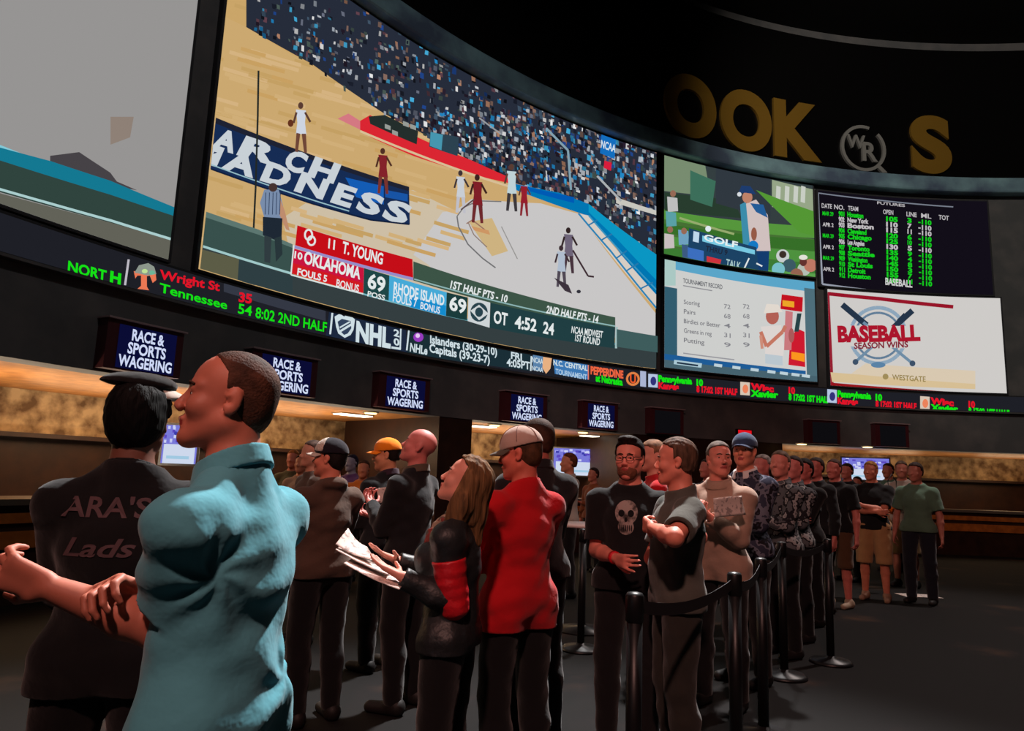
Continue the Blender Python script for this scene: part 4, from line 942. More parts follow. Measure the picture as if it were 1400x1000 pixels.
        nV = []; nF = []; nu, nv = 13, 6; L0 = cap.get('len', .075)
        for lay in (0, 1):
            for j in range(nv):
                for i in range(nu):
                    a = -1.12+2.24*i/(nu-1); r = j/(nv-1); ex = .096*math.cos(a); ey = .086*math.sin(a); dx = L0*math.cos(a)**.7 if math.cos(a) > 0 else 0
                    nV.append(K(-.012+ex+dx*r, ey*(1-.06*r), .034+cap.get('lift', 0)-.16*abs(a)**2*.07-.022*r*math.cos(a)-.5*ey*ey*r*6*.6-lay*.005))
        for lay in (0, 1):
            for j in range(nv-1):
                for i in range(nu-1):
                    q = lay*nu*nv+j*nu+i; q_ = (q, q+nu, q+nu+1, q+1); nF.append(q_ if lay == 0 else q_[::-1])
        for i in range(nu-1): q = (nv-1)*nu+i; nF.append((q, q+nu*nv, q+nu*nv+1, q+1)); nF.append((i+1, i+1+nu*nv, i+nu*nv, i))
        for j in range(nv-1):
            q = j*nu; nF.append((q, q+nu*nv, q+nu+nu*nv, q+nu)); q = j*nu+nu-1; nF.append((q+nu, q+nu+nu*nv, q+nu*nv, q))
        obj('brim', nV, nF, bm_, c_o, True)
        if cap.get('seam'):
            sm = MB()
            for a in (0, 60, 120):
                ar = math.radians(a+30); sm.tube([K(-.012+(.1135*math.sin(b)*math.cos(ar)), .0925*math.sin(b)*math.sin(ar), .042+.098*math.cos(b)) for b in np.linspace(-1.45, 1.45, 21)], .0016, 6)
            sm.lathe([(.007, .139), (.007, .143), (.002, .146)], 10, (0, 0, 0)) if False else None
            sm.build('seams', cloth('cap_seam', cap['seam']), c_o, True)
            b = MB().lathe([(.009, 0), (.008, .005), (.002, .007)], 10); b.V = [tuple(K(-.012+v[0], v[1], .138+v[2])) for v in b.V]; b.build('cap_button', cm, c_o, True)
        if cap.get('front'):
            q = [P_ell(K(-.012, 0, .042), V3(.101+t+.003, .080+t+.003, .086+t+.003), Rc, .0), P_fn(lambda x: -((x-hc)@Rc)[:, 0]+cap['front'][2]), P_fn(lambda x: .036-((x-hc)@Rc)[:, 2]), P_ell(K(-.012, 0, .042), V3(.108, .087, .092), Rc, 0, 's')]
            V, F = sdf_mesh(q, min(vox, .006)); mesh_np('cap_front', V, F, cloth(cap['front'][0], cap['front'][1]), c_o)
    info = dict(root=root, J=J, H=H, T=T, L=L, Sc=Sc, hc=hc, Rh=Rh, base=base, yr=yr, shirt=shirt_o, f=f)
    if opts.get('dbg'):
        for k_ in J: print('JNT', k_, [round(v) for v in px_of(info['base'], Rz, J[k_], Sc)])
    info['W'] = lambda p: Rz@(np.asarray(p)*Sc)+V3(base[0], base[1], 0)
    return info
def band(info, sd, t0, r, w, m, name):
    """a bracelet, watch or cuff round the forearm of an arm"""
    J = info['J']; el, wr = J['el'+sd], J['wr'+sd]; d = wr-el; c = el+d*t0; u = unit(d)
    MB().tube([c-u*w, c+u*w], r, 18).build(name, m, info['root'], True)
# ================================================================== PEOPLE (placed and posed after the photo)
teal = cloth('teal_polo_knit', (86, 160, 176)); blackc = cloth('black_knit', (20, 20, 22)); blackj = cloth('black_jacket_cloth', (24, 25, 28)); brownj = cloth('brown_jacket_cloth', (78, 60, 50))
redc = cloth('red_shirt_cloth', (176, 18, 26)); redl = mat('red_leather', (190, 22, 34), rough=.4, bump=(20, .4), spec=.5); blkl = mat('black_leather', (30, 32, 34), rough=.5, bump=(20, .4), spec=.35)
greyt = cloth('grey_tee_cloth', (74, 74, 68)); tanc = cloth('tan_shirt_cloth', (150, 122, 106)); camo = camo_mat('grey_camouflage', ((84, 88, 92), (34, 34, 38), (140, 142, 142)))
khaki = cloth('khaki_cloth', (160, 124, 84)); jean = cloth('dark_denim', (28, 32, 42)); paper = mat('paper_cream', (212, 196, 188), rough=.8, noise=(40, (150, 138, 134), .52, .6)); pale = cloth('pale_cloth', (160, 150, 140)); greens = cloth('green_cloth', (84, 112, 94)); navy = cloth('navy_cloth', (28, 32, 52)); olive = cloth('olive_cloth', (84, 78, 56))
red_f = (208, 128, 112)

# 1 man in teal polo
m1 = person('person in a teal polo shirt, large in the left foreground, short hair, looking up left', 332, 483, 1.70, 146, 34, 7, shz=1.352, headf=.045, vox=.0052, cvox=.0058, fat=1.09, tone=(196, 118, 96),
    shirt=dict(mat=teal, e=.017, collar='polo', amp=.0045, cuff=.66, hem=.84, name='polo_shirt', crease=[((-.07, .15, 1.25), (-.45, -.9, 0), .0055, 7, .20), ((-.05, -.12, 1.0), (-.45, -.9, 0), .005, 5, .25)]), trouser=dict(mat=jean), hair=dict(col=(92, 60, 46), t=.0015, line=.060, slope=.9, back=-.075),
    arms=(lambda L: (L(70, 805, 1.50), L(320, 950, 1.60)), lambda L: (L(196, 812, 1.58), V3(.1, -.8, .7))), fist=({'curl': .9, 'n': V3(0, -1, 0)}, {'curl': .9, 'n': V3(0, 1, 0)}))
# 2 dark silhouetted man
m2 = person('person in black and a dark cap, seen from behind at the left edge', 196, 514, 2.16, 74, 0, 0, extra=.022, vox=.008, cvox=.008, fat=1.07, tone=(120, 76, 62),
    shirt=dict(mat=blackc, e=.021, sleeve='long', collar='crew', hem=.84, name='sweatshirt'), hair=dict(col=(4, 4, 4), t=.016, line=.05, back=-.10), cap=dict(mat=('black_cap', (18, 17, 18)), brim=('grey_brim', (190, 182, 172)), len=.05, tip=0, turn=-70, lift=.072, rz=.028), arms=('read', 'read'))
# lettering on his back, sewn flat onto the shirt
def sewn(info, lines, m, parent, ycen, x_off, name='lettering'):
    V2 = []; F2 = []
    for (tx, z, w, h, sh_) in lines:
        V, F, _ = text_tris(tx, .02, sh_); n = len(V2)
        for u, v in V:
            y = -(u-.5)*w+ycen; zz = z+v*h; V2.append((x_off(y, zz), y, zz))
        F2 += [tuple(i+n for i in f) for f in F]
    o = obj(name, V2, F2, m, parent)
    return o
def project_to(shirt, o, direction, eps=.003):
    """drop every letter vertex onto the cloth along +-x so the print hugs the folds"""
    from mathutils.bvhtree import BVHTree
    me = shirt.data; bvh = BVHTree.FromPolygons([v.co for v in me.vertices], [tuple(p.vertices) for p in me.polygons])
    for v in o.data.vertices:
        st = Vector((v.co.x-direction*.6, v.co.y, v.co.z)); h = bvh.ray_cast(st, Vector((direction, 0, 0)))
        if h[0] is not None: v.co.x = h[0].x-direction*eps
prt = mat('print_grey_pink', (92, 70, 74), rough=.8); prt2 = mat('print_grey', (88, 84, 88), rough=.8)
for ln in (("ARA'S", 1.345, .24, .056, 0), ('Lads', 1.235, .20, .05, .3)):
    o = sewn(m2, [ln], prt, m2['root'], .03, lambda y, z: -.3); project_to(m2['shirt'], o, 1)
# 3 brown jacket
person('person seen from behind in a brown hooded jacket and a dark cap with pale front', 455, 598, 4.35, 120, 40, 2, extra=.02, vox=.010, fat=1.07, tone=(214, 130, 104),
    shirt=dict(mat=brownj, e=.021, sleeve='long', hood=1, name='jacket', amp=.006, hem=.88), hair=dict(col=(30, 24, 24), t=.006, line=.05, back=-.08), cap=dict(mat=('cap_dark', (26, 24, 34)), brim=('cap_pale', (186, 176, 164)), front=('cap_pale', (186, 176, 164), .02), label='dark cap with a pale front'), arms=('read', 'read'))
# 4 orange cap
m4 = person('person in an orange cap and black jacket holding white paper, back of the crowd', 530, 598, 5.5, 135, 40, -4, extra=.02, vox=.011, fat=1.03, tone=(206, 140, 104),
    shirt=dict(mat=blackj, e=.023, sleeve='long', name='jacket', amp=.006, collar='polo', colmat=cloth('plum_cloth', (52, 34, 48))), hair=dict(col=(30, 22, 20), t=.005, line=.05), cap=dict(mat=('orange_cap', (232, 130, 24))), arms=('read', 'read'))
# 5 bald man in black looking up
m5 = person('bald person in a black jacket, head tipped back, left of the blonde woman', 583, 588, 4.65, 150, 25, 20, vox=.010, fat=1.06, tone=(206, 120, 112),
    shirt=dict(mat=blackj, e=.019, sleeve='long', name='jacket', amp=.006, collar='polo', colmat=cloth('grey_collar', (84, 74, 62))), arms=('phone', 'read'))
# 6 blonde woman
m6 = person('blonde person in a black leather jacket with red arm panels, head tipped back, holding papers', 652, 628, 2.95, 165, 10, 25, vox=.0065, cvox=.0068, female=True, tone=(216, 142, 122),
    shirt=dict(mat=blkl, e=.021, sleeve='long', name='jacket', amp=.005, collar='open', sleevemat=redl, slend=.02, slabel='red leather upper sleeve'), hair=dict(col=(128, 92, 58), t=.012, line=.072, slope=2.0, long=.20), 
    arms=(lambda L: (L(552, 790, 2.74), L(632, 1000, 2.70)), lambda L: (L(545, 768, 3.05), V3(.1, -.6, .7))), fist=(lambda L: {'curl': .14, 'n': V3(0, -.15, 1), 'd': L(512, 768, 2.78)-L(552, 790, 2.74)}, lambda L: {'curl': .14, 'n': V3(0, .15, 1), 'd': L(510, 752, 2.98)-L(545, 768, 3.05)}))
# scarf worn under the jacket
T6 = m6['T']; q = [P_cone(T6((.09, s*.05, 1.38)), T6((.145, s*.035, 1.12)), .034, .03, .02) for s in (-1, 1)]+[P_cone(T6((.03, -.07, 1.45)), T6((.075, .03, 1.42)), .026, .026, .02), P_cone(T6((.03, .07, 1.45)), T6((.075, -.03, 1.42)), .026, .026, .02), P_disp(lambda x: .004*np.sin(x[:, 1]*160+6*np.sin(x[:, 2]*20)))]
V, F = sdf_mesh(q, .006); mesh_np('scarf', V, F, camo_mat('patterned_scarf', ((150, 130, 112), (120, 60, 56), (90, 84, 78))), m6['root'], label='patterned cream and red scarf')
# 7 man in red with tan cap
m7 = person('person in a red shirt and tan cap, seen from behind right of the blonde woman', 712, 581, 3.40, 128, 38, -6, extra=.024, vox=.007, cvox=.0075, fat=1.04, tone=(206, 104, 86),
    shirt=dict(mat=redc, e=.019, sleeve='long', name='red_shirt', amp=.0055, collar='crew', hem=.80), hair=dict(col=(92, 60, 40), t=.004, line=.05, back=-.07), cap=dict(mat=('tan_cap', (176, 150, 138)), brim=('cap_brim_dark', (84, 76, 66)), seam=(110, 70, 66), len=.072, tip=-2), arms=('read', 'read'))
# 8 man behind him
person('person with shaved head and dark jacket, half hidden behind the tan cap', 736, 573, 4.1, 120, 20, 0, vox=.011, fat=1.05, tone=(168, 92, 80), shirt=dict(mat=blackj, e=.023, sleeve='long', name='jacket', collar='polo'), hair=dict(col=(66, 44, 34), t=.004, line=.05, back=-.08), arms=('read', 'read'))
# 9 glasses, skull tee
m9 = person('bearded person with glasses, black T-shirt with pale skull print, red wristband', 861, 599, 4.1, 262, -8, -2, vox=.0075, fat=1.07, tone=(222, 134, 116),
    shirt=dict(mat=blackc, e=.018, collar='crew', name='t_shirt', cuff=.8), hair=dict(col=(30, 20, 18), t=.012, line=.058, quiff=1, slope=2.5, back=-.05), arms=(lambda L: (L(900, 720, 3.95), V3(-.2, .8, .9)), lambda L: (L(843, 764, 3.80), L(796, 750, 4.2))), fist=(None, lambda L: {'curl': .6, 'point': True, 'n': V3(-.2, 1, 0)}), opts=dict(glasses=1, beard=(108, 62, 44)), trouser=dict(mat=cloth('black_shorts', (22, 21, 23)), kind='long'))
band(m9, 'R', .90, .036, .014, mat('red_rubber', (196, 24, 36), rough=.5), 'wristband')
V2 = []; F2 = []
def disc2(cy, cz, ry, rz, n=16): k = len(V2); V2.extend([(.3, cy+ry*math.cos(2*math.pi*i/n), cz+rz*math.sin(2*math.pi*i/n)) for i in range(n)]+[(.3, cy, cz)]); F2.extend([(k+i, k+(i+1) % n, k+n) for i in range(n)])
def ringfan(cy, cz, ry, rz, n=36, m_=5):
    k = len(V2); V2.append((.3, cy, cz))
    for j in range(1, m_+1):
        for i in range(n): V2.append((.3, cy+ry*j/m_*math.cos(2*math.pi*i/n), cz+rz*j/m_*math.sin(2*math.pi*i/n)))
    for i in range(n):
        F2.append((k, k+1+i, k+1+(i+1) % n))
        for j in range(1, m_): a = k+1+(j-1)*n; b = a+n; F2.append((a+i, b+i, b+(i+1) % n, a+(i+1) % n))
ringfan(0, 1.32, .065, .07); ringfan(0, 1.24, .045, .045)
sk = obj('skull_print', V2, F2, mat('print_bone', (150, 138, 132), rough=.85, noise=(22, (60, 54, 52), .45, .6)), m9['root']); project_to(m9['shirt'], sk, -1, .004)
V2 = []; F2 = []
for s in (-1, 1): ringfan(s*.027, 1.315, .018, .020, 20, 3)
ringfan(0, 1.28, .009, .014, 14, 2)
for k in range(-3, 4): ringfan(k*.011, 1.233, .0035, .02, 10, 2)
e_ = obj('print_hollows', V2, F2, blackc, sk); project_to(m9['shirt'], e_, -1, .0055)
# 10 man in red behind
person('person in a bright red shirt, mostly hidden right behind the man with glasses', 893, 602, 5.6, 190, 10, 0, vox=.012, tone=(216, 140, 120), shirt=dict(mat=redc, name='red_shirt', collar='crew'), hair=dict(col=(150, 110, 84), t=.006, line=.05, back=-.05))
# 11 folded arms
m11 = person('person in a dark grey T-shirt with folded arms, facing left, brown hair swept up', 925, 600, 3.65, 196, -14, -2, vox=.0065, cvox=.0072, fat=1.09, tone=(224, 134, 112),
    shirt=dict(mat=greyt, e=.02, collar='crew', name='t_shirt', cuff=.75), hair=dict(col=(104, 76, 60), t=.0085, line=.066, slope=1.8, back=-.06), arms=(lambda L: (L(892, 722, 3.42), L(966, 735, 3.05)), lambda L: (L(912, 738, 3.52), L(880, 770, 3.9))), fist=({'curl': 1.2, 'n': V3(-1, 0, 0)}, {'curl': .9, 'n': V3(-1, 0, 0)}), trouser=dict(mat=cloth('charcoal_trousers', (44, 42, 38))))
# 12 tan shirt
m12 = person('person in a tan long-sleeved shirt holding a paper, right of the folded-arms man', 982, 604, 4.9, 250, 40, 4, vox=.010, fat=1.09, tone=(214, 126, 108), shirt=dict(mat=tanc, e=.021, sleeve='long', name='tan_shirt', collar='polo', hem=.82), hair=dict(col=(110, 96, 88), t=.005, line=.062, back=-.05), arms=('phone', 'phone'))
# 13 navy cap
m13 = person('tall person in a navy cap and dark patterned jacket over a white collar', 1018, 591, 5.55, 235, 20, 4, extra=.02, vox=.011, fat=1.06, tone=(214, 130, 104), shirt=dict(mat=camo_mat('dark_pattern', ((46, 48, 64), (92, 94, 108), (28, 26, 32))), e=.023, sleeve='long', name='jacket', collar='open', colmat=cloth('white_cloth', (196, 190, 190))), hair=dict(col=(60, 44, 36), t=.005, line=.05), cap=dict(mat=('navy_cap', (52, 70, 100)), brim=('navy_brim', (36, 50, 78))), arms=('read', 'read'))
# 14 camouflage jackets
person('person with sandy hair in a grey camouflage jacket, the nearest of those in camouflage', 1067, 617, 6.4, 222, 25, 6, vox=.012, fat=1.06, tone=(214, 132, 116), shirt=dict(mat=camo, e=.021, sleeve='long', name='jacket', collar='open'), hair=dict(col=(120, 100, 84), t=.006, line=.055), arms=('read', 'read'))
person('person in a grey camouflage jacket, right behind the nearest one in camouflage', 1086, 624, 7.05, 225, 15, 8, vox=.013, fat=1.05, tone=(206, 120, 112), shirt=dict(mat=camo, e=.021, sleeve='long', name='jacket', collar='open'), hair=dict(col=(54, 38, 34), t=.005, line=.055), arms=('read', 'read'))
person('dark-haired person in a black top with folded arms, right of the two camouflage jackets', 1100, 628, 7.8, 232, 5, 4, vox=.013, fat=1.03, tone=(204, 112, 104), shirt=dict(mat=blackc, e=.022, sleeve='long', name='sweatshirt', collar='crew'), hair=dict(col=(34, 24, 24), t=.012, line=.055, back=-.08), arms=('cross', 'cross'))
person('person in black whose head shows just behind the dark-haired one in black', 1116, 626, 8.6, 228, 5, 4, vox=.014, tone=(198, 110, 100), shirt=dict(mat=blackj, e=.022, sleeve='long', name='jacket'), hair=dict(col=(60, 44, 38), t=.006, line=.055))
# 15, 16, 17
m15 = person('person in a black T-shirt with a bare arm hanging, left of the right-hand television', 1140, 628, 9.0, 240, 0, 0, vox=.013, fat=1.06, tone=(206, 116, 104), shirt=dict(mat=blackc, e=.02, name='t_shirt', collar='crew'), hair=dict(col=(84, 58, 50), t=.004, line=.06), trouser=dict(mat=cloth('tan_trousers', (84, 60, 42)), kind='short', e=.03), shoes=(150, 130, 110))
m16 = person('person in black T-shirt and tan shorts, arms folded, before the right-hand television', 1190, 631, 9.6, 262, -15, 0, vox=.013, fat=1.09, tone=(206, 124, 98), shirt=dict(mat=blackc, e=.019, name='t_shirt', collar='crew'), hair=dict(col=(170, 120, 60), t=.006, line=.055), trouser=dict(mat=khaki, kind='short', e=.04), arms=('cross', 'cross'), shoes=(140, 110, 90), stance=.03)
person('person in a pale shirt and grey cap, second from the right edge of the photo', 1232, 631, 11.0, 250, 20, 4, vox=.015, tone=(190, 120, 100), shirt=dict(mat=pale, e=.023, sleeve='long', name='pale_shirt'), hair=dict(col=(120, 100, 84), t=.008, line=.05), trouser=dict(mat=khaki, kind='short', e=.04), arms=('read', 'read'))
person('person in a green shirt at the right edge of the photo', 1251, 633, 9.5, 255, -10, 0, vox=.015, tone=(180, 110, 92), shirt=dict(mat=greens, e=.022, name='t_shirt'), hair=dict(col=(60, 44, 38), t=.010, line=.055), trouser=dict(mat=jean))
person('person in a black jacket far back, just left of the right-hand television', 1158, 634, 11.5, 235, 0, 4, vox=.016, tone=(190, 110, 96), shirt=dict(mat=blackj, e=.023, sleeve='long', name='jacket'), hair=dict(col=(50, 36, 30), t=.007, line=.055))
person('person with grey hair, head just above the crowd left of the camouflage jackets', 1043, 622, 7.6, 230, 0, 4, vox=.014, tone=(206, 120, 112), shirt=dict(mat=blackj, e=.023, sleeve='long', name='jacket'), hair=dict(col=(150, 140, 134), t=.006, line=.055))
# background crowd near the counter
bgp = [(779, 620, 9.0, 200, pale, (110, 60, 40), (200, 130, 100), 'person in a pale shirt in front of the middle television, far back'),
       (402, 616, 9.2, 250, olive, (200, 120, 60), (206, 120, 96), 'person in an olive shirt far back, just right of the man in teal'),
       (414, 622, 8.6, 240, tanc, (60, 40, 30), (200, 130, 100), 'person in a tan shirt far back, second right of the man in teal'),
       (482, 622, 9.6, 230, cloth('purple_cloth', (92, 60, 112)), (40, 36, 60), (150, 150, 170), 'person in a purple shirt far back, right of the man in the brown jacket'),
       (498, 630, 8.8, 260, cloth('orange_cloth', (200, 110, 44)), (80, 50, 30), (190, 120, 90), 'person in an orange shirt far back, left of the orange cap'),
       (812, 640, 11.5, 220, cloth('rust_cloth', (120, 66, 40)), (60, 40, 36), (180, 110, 90), 'person in a rust shirt far back, below the middle television'),
       (430, 603, 6.2, 200, brownj, (120, 100, 90), (214, 150, 124), 'person with light hair just behind the man in the brown jacket'),
       (1214, 634, 13.0, 240, greens, (60, 44, 40), (190, 120, 100), 'person in a green shirt far back, right of the man in tan shorts'),
       (1172, 652, 13.5, 240, navy, (44, 32, 28), (190, 116, 96), 'person in a navy shirt far back, below the right-hand television'),
       (968, 628, 9.0, 220, navy, (50, 34, 30), (190, 110, 96), 'person in a navy shirt far back, left of the man in the tan shirt')]
for (x, y, d, yw, sm, hcol, tone, lab) in bgp:
    person(lab, x, y, d, yw, 0, 4, vox=.016, tone=tone, shirt=dict(mat=sm, e=.019, sleeve='long', name='shirt'), hair=dict(col=hcol, t=.008, line=.055), arms=('read', None))

# ================================================================== PAPERS AND PHONE
def sheet(name, label, cat, P, m, th=.0015, bow=.0, group=None, n=8):
    """a thin bowed sheet through four corner points (world), real thickness"""
    P = [np.asarray(p) for p in P]; c = sum(P)/4; nn = unit(np.cross(P[1]-P[0], P[3]-P[0])); V = []; F = []
    for s in (0, 1):
        for j in range(n+1):
            for i in range(n+1):
                u, v = i/n, j/n; q = P[0]*(1-u)*(1-v)+P[1]*u*(1-v)+P[2]*u*v+P[3]*(1-u)*v+nn*(bow*math.sin(math.pi*u)+s*th); V.append(q-c)
    k = (n+1)**2
    for s in (0, 1):
        for j in range(n):
            for i in range(n):
                a = s*k+j*(n+1)+i; f = (a, a+1, a+n+2, a+n+1); F.append(f if s else f[::-1])
    for i in range(n):
        F.append((i, i+1, i+1+k, i+k)); a = n*(n+1)+i; F.append((a+1, a, a+k, a+1+k)); a = i*(n+1); F.append((a+n+1, a, a+k, a+n+1+k)); a = a+n; F.append((a, a+n+1, a+n+1+k, a+k))
    o = obj(name, V, F, m, None, True, label=label, category=cat, group=group); o.location = c; return o
d = 2.80
sheet('paper_booklet', 'folded newsprint page standing up in the blonde woman\'s hands, topmost of her papers', 'paper', [at_depth(513, 765, 2.86), at_depth(459, 744, 2.9), at_depth(476, 722, 3.02), at_depth(502, 748, 3.05)], paper, .003, .012)
sheet('paper_booklet', 'open newsprint page lying lowest across the blonde woman\'s hands', 'paper', [at_depth(546, 806, 2.66), at_depth(470, 770, 2.78), at_depth(486, 762, 3.0), at_depth(558, 790, 2.86)], paper, .003, .006)
sheet('paper_booklet', 'narrow folded page in the middle of the blonde woman\'s papers', 'paper', [at_depth(530, 786, 2.78), at_depth(459, 751, 2.86), at_depth(464, 748, 3.02), at_depth(540, 776, 3.0)], paper, .004, .004)
def held(info, label, w=.2, h=.26, tilt=.5, f=.36, z=1.22, m=paper, y=0, up=0):
    W_ = info['W']; T_ = info['T']; c = V3(f, y, z); a = V3(math.cos(tilt), 0, math.sin(tilt))*h/2; b = V3(0, w/2, 0)
    return sheet('paper_sheet', label, 'paper', [W_(T_(c-a-b)), W_(T_(c+a-b)), W_(T_(c+a+b)), W_(T_(c-a+b))], m, .002, .006)
sheet('paper_sheet', 'white sheet held by the man in the orange cap', 'paper', [at_depth(519, 688, 4.95), at_depth(515, 668, 4.95), at_depth(548, 664, 5.05), at_depth(551, 682, 5.05)], paper, .002, .006)
sheet('paper_sheet', 'dim sheet of paper held by the man in the tan shirt', 'paper', [at_depth(978, 708, 4.42), at_depth(976, 682, 4.42), at_depth(1014, 678, 4.52), at_depth(1020, 704, 4.52)], paper, .002, .006)


# ================================================================== STANCHIONS, TABLE, BAG
chrome = mat('dull_chrome', (150, 150, 154), rough=.3, metal=.9); postm = mat('black_post', (16, 16, 18), rough=.4); beltm = mat('black_belt_webbing', (30, 30, 33), rough=.6, spec=.3)
def stanchion(px_, py, D, where, base=postm, dd=None):
    p = at_depth(px_, py, D); t = thing('stanchion', 'black belt stanchion post '+where, 'stanchion', (p[0], p[1], 0), 0, 'queue stanchions')
    MB().lathe([(.17, 0), (.17, .012), (.15, .03), (.04, .045), (.035, .06)]).build('base', base, t, True)
    MB().lathe([(.031, .05), (.031, .90)]).build('post', postm, t, True)
    MB().lathe([(.031, .90), (.036, .905), (.036, 1.0), (.03, 1.01), (.01, 1.015)]).build('belt_head', postm, t, True)
    return p
sts = [stanchion(797, 728, 6.2, 'left of the man with glasses'), stanchion(868, 803, 2.8, 'in front of the man with folded arms', chrome), stanchion(1004, 778, 3.55, 'between the folded-arms man and the tan shirt'),
       stanchion(1040, 752, 4.3, 'in front of the man in the tan shirt'), stanchion(1068, 726, 5.6, 'in front of the man in the navy cap'), stanchion(1130, 712, 6.1, 'right of the camouflage jackets, farthest of the row')]
for (x_, y_, w_s, lb) in ((845, 806, .2, 'small flat white sheet on the floor beside the feet of the man with glasses'), (1256, 815, .5, 'wider pale flat sheet alone on the dark floor at the right edge of the photo')):  # flat sheets set where two pale ovals of unsettled kind lie
    q_ = on_floor(x_, y_, .004); sheet('pale_floor_sheet', lb, 'paper', [V3(q_[0]-w_s/2, q_[1]-.14, .004), V3(q_[0]+w_s/2, q_[1]-.16, .004), V3(q_[0]+w_s/2, q_[1]+.14, .004), V3(q_[0]-w_s/2, q_[1]+.16, .004)], paper, .002, .003, 'flat pale sheets on the floor')
def belt(a, b, lab, sag=.05):
    a = V3(a[0], a[1], .955); b = V3(b[0], b[1], .955); c = (a+b)/2; u = unit(b-a); a = a+u*.036; b = b-u*.036; V = []; F = []; n = 12; nrm = np.cross(u, V3(0, 0, 1))*.001
    for s in (-1, 1):
        for i in range(n+1):
            t = i/n; q = a+(b-a)*t-V3(0, 0, sag*4*t*(1-t)); V += [q-c+nrm*s+V3(0, 0, -.025), q-c+nrm*s+V3(0, 0, .025)]
    k = 2*(n+1)
    for i in range(n):
        q = 2*i; F += [(q, q+2, q+3, q+1), (k+q, k+q+1, k+q+3, k+q+2), (q, k+q, k+q+2, q+2), (q+1, q+3, k+q+3, k+q+1)]
    F += [(0, 1, k+1, k), (2*n, k+2*n, k+2*n+1, 2*n+1)]
    o = obj('queue_belt', V, F, beltm, None, label=lab, category='belt', group='queue belts'); o.location = c
belt(sts[1], sts[2], 'black belt strung from the stanchion before the folded-arms man to the next one right'); belt(sts[2], sts[3], 'black belt strung in front of the man in the tan shirt'); belt(sts[3], sts[4], 'black belt strung below the camouflage jackets'); belt(sts[4], sts[5], 'black belt strung to the farthest post of the row')
p = at_depth(799, 716, 7.0)
t = thing('cocktail_table', 'small tall table with a white top behind the stanchion left of the man with glasses', 'table', (p[0], p[1], 0))
MB().lathe([(.26, 0), (.26, .015), (.05, .04), (.03, .06), (.03, p[2]-.03)]).build('pedestal', postm, t, True); MB().lathe([(.10, -.04), (.30, -.03), (.31, -.015), (.30, 0)], 40, (0, 0, p[2])).build('table_top', mat('white_laminate', (214, 196, 192), rough=.4), t, True)
bp = at_depth(1221, 690, 10.1)
t = thing('shoulder_bag', 'bright orange bag hanging beside the man in tan shorts', 'bag', (bp[0], bp[1], bp[2]-.12))
q = [P_cone(V3(-.05, 0, .05), V3(.05, 0, .05), .055, .055, .03), P_cone(V3(-.04, 0, .2), V3(.04, 0, .2), .035, .035, .05), P_ell(V3(0, 0, .1), V3(.09, .055, .12), k=.03)]
V, F = sdf_mesh(q, .012); mesh_np('bag_body', V, F, cloth('orange_bag', (236, 110, 20)), t); MB().tube([(-.05, 0, .2), (-.06, 0, .45), (0, 0, .55), (.06, 0, .45), (.05, 0, .2)], .008, 8).build('strap', beltm, t, True)

sx_, sz_ = wall(1014, 592, RW+.02); t = thing('exit_sign', 'small red lit sign on the dark pier, just above the navy cap', 'sign', bend(sx_, sz_-.12, .02), -sx_/RW)
MB().box(-.19, .19, -.07, 0, 0, .19).build('sign_box', hdr, t); MB().box(-.17, .17, -.078, -.07, .02, .17).build('lit_face', mat('red_lit_face', (120, 8, 14), emit=(232, 16, 30), es=.9), t)

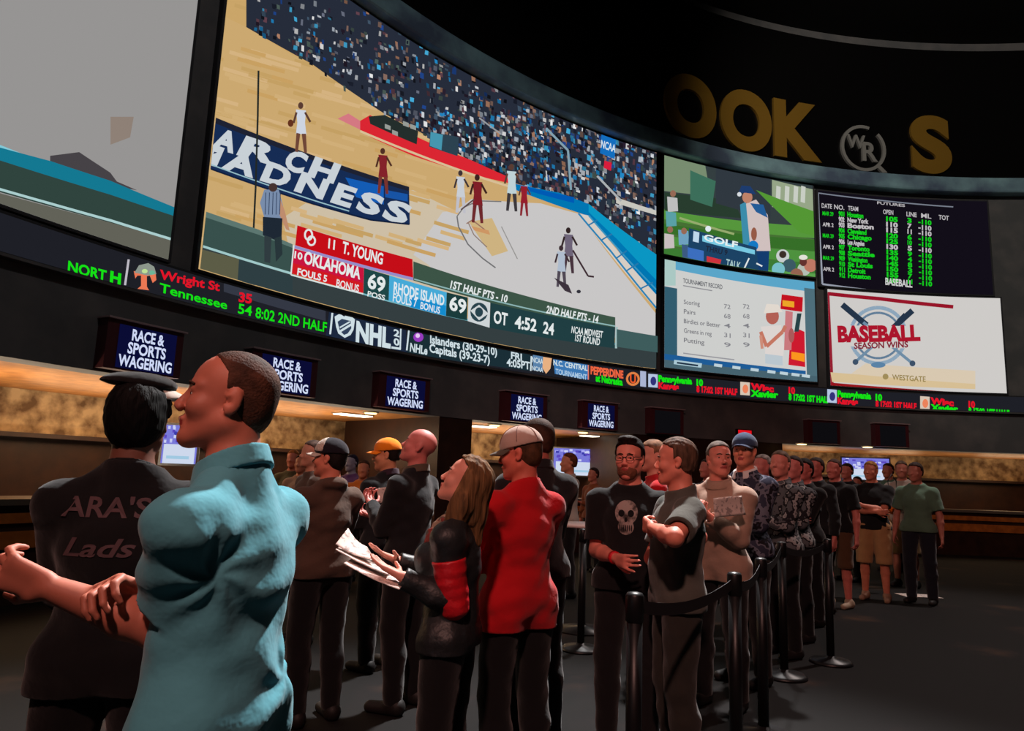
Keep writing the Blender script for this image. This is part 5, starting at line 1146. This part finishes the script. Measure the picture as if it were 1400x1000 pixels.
# ================================================================== LIGHTS, CAMERA
def added_fixture(loc, target, power, color, ang, label, size=.25):  # added spots out of view, brightening the people, header and screen wall
    loc = Vector(loc); d = (Vector(target)-loc).normalized()
    t = thing('added_spotlight', label, 'light', loc); t.rotation_euler = d.to_track_quat('-Z', 'Y').to_euler()
    MB().lathe([(.05, .34), (.13, .32), (.15, .12), (.17, -.06), (.16, -.06), (.14, .0), (.02, .02)], 24).build('can', hdr, t, True)
    MB().box(-.02, .02, -.02, .02, .3, .55).build('yoke', hdr, t)
    L = bpy.data.lights.new('spot', 'SPOT'); L.energy = power; L.color = color; L.spot_size = math.radians(ang); L.spot_blend = .7; L.shadow_soft_size = size
    o = bpy.data.objects.new('spot', L); o.location = loc+d*.25; o.rotation_euler = d.to_track_quat('-Z', 'Y').to_euler(); C.objects.link(o)
added_fixture((-7.5, 5.5, 9.5), (-1.0, 3.0, 1.3), 9500, (1, .78, .74), 50, 'added unseen black ceiling spot high on the left')
added_fixture((2.5, 9.5, 11.5), (-.3, 2.6, 1.4), 16500, (1, .96, .94), 42, 'added unseen black ceiling spot high in the middle of the room')
added_fixture((8.5, 10.0, 11.0), (5.5, 7.5, 1.4), 3000, (1, .85, .8), 50, 'added unseen black ceiling spot high on the right')
added_fixture((-1.0, -4.0, 8.0), (2.5, 5, 1.2), 2100, (1, .50, .42), 60, 'added unseen black ceiling spot behind the viewer, aimed down at the queue')
added_fixture((3.0, 4.0, 12.0), (9.5, 14.5, 9.4), 2400, (1, .92, .8), 60, 'added unseen black ceiling spot aimed at the gold header letters')
added_fixture((3.0, 1.0, 12.0), (-3.5, 10.5, 5), 480, (1, .95, .92), 75, 'added unseen black ceiling spot washing the wall of screens')
cam = bpy.data.cameras.new('camera'); cam.sensor_width = 36; cam.sensor_fit = 'HORIZONTAL'; cam.lens = FPX/1400*36; cam.clip_start = .05; cam.clip_end = 200
co = bpy.data.objects.new('camera', cam); C.objects.link(co)
co.matrix_world = Matrix(((_R[0], _U[0], -_F[0], 0), (_R[1], _U[1], -_F[1], 0), (_R[2], _U[2], -_F[2], HC), (0, 0, 0, 1)))
sc = bpy.context.scene; sc.camera = co
w = bpy.data.worlds.new('dark'); w.use_nodes = True; w.node_tree.nodes['Background'].inputs[0].default_value = (.02, .02, .024, 1); w.node_tree.nodes['Background'].inputs[1].default_value = .3; sc.world = w
sc.view_settings.view_transform = 'Standard'; sc.view_settings.look = 'None'; sc.view_settings.exposure = 0; sc.view_settings.gamma = 1; sc.view_settings.use_curve_mapping = False
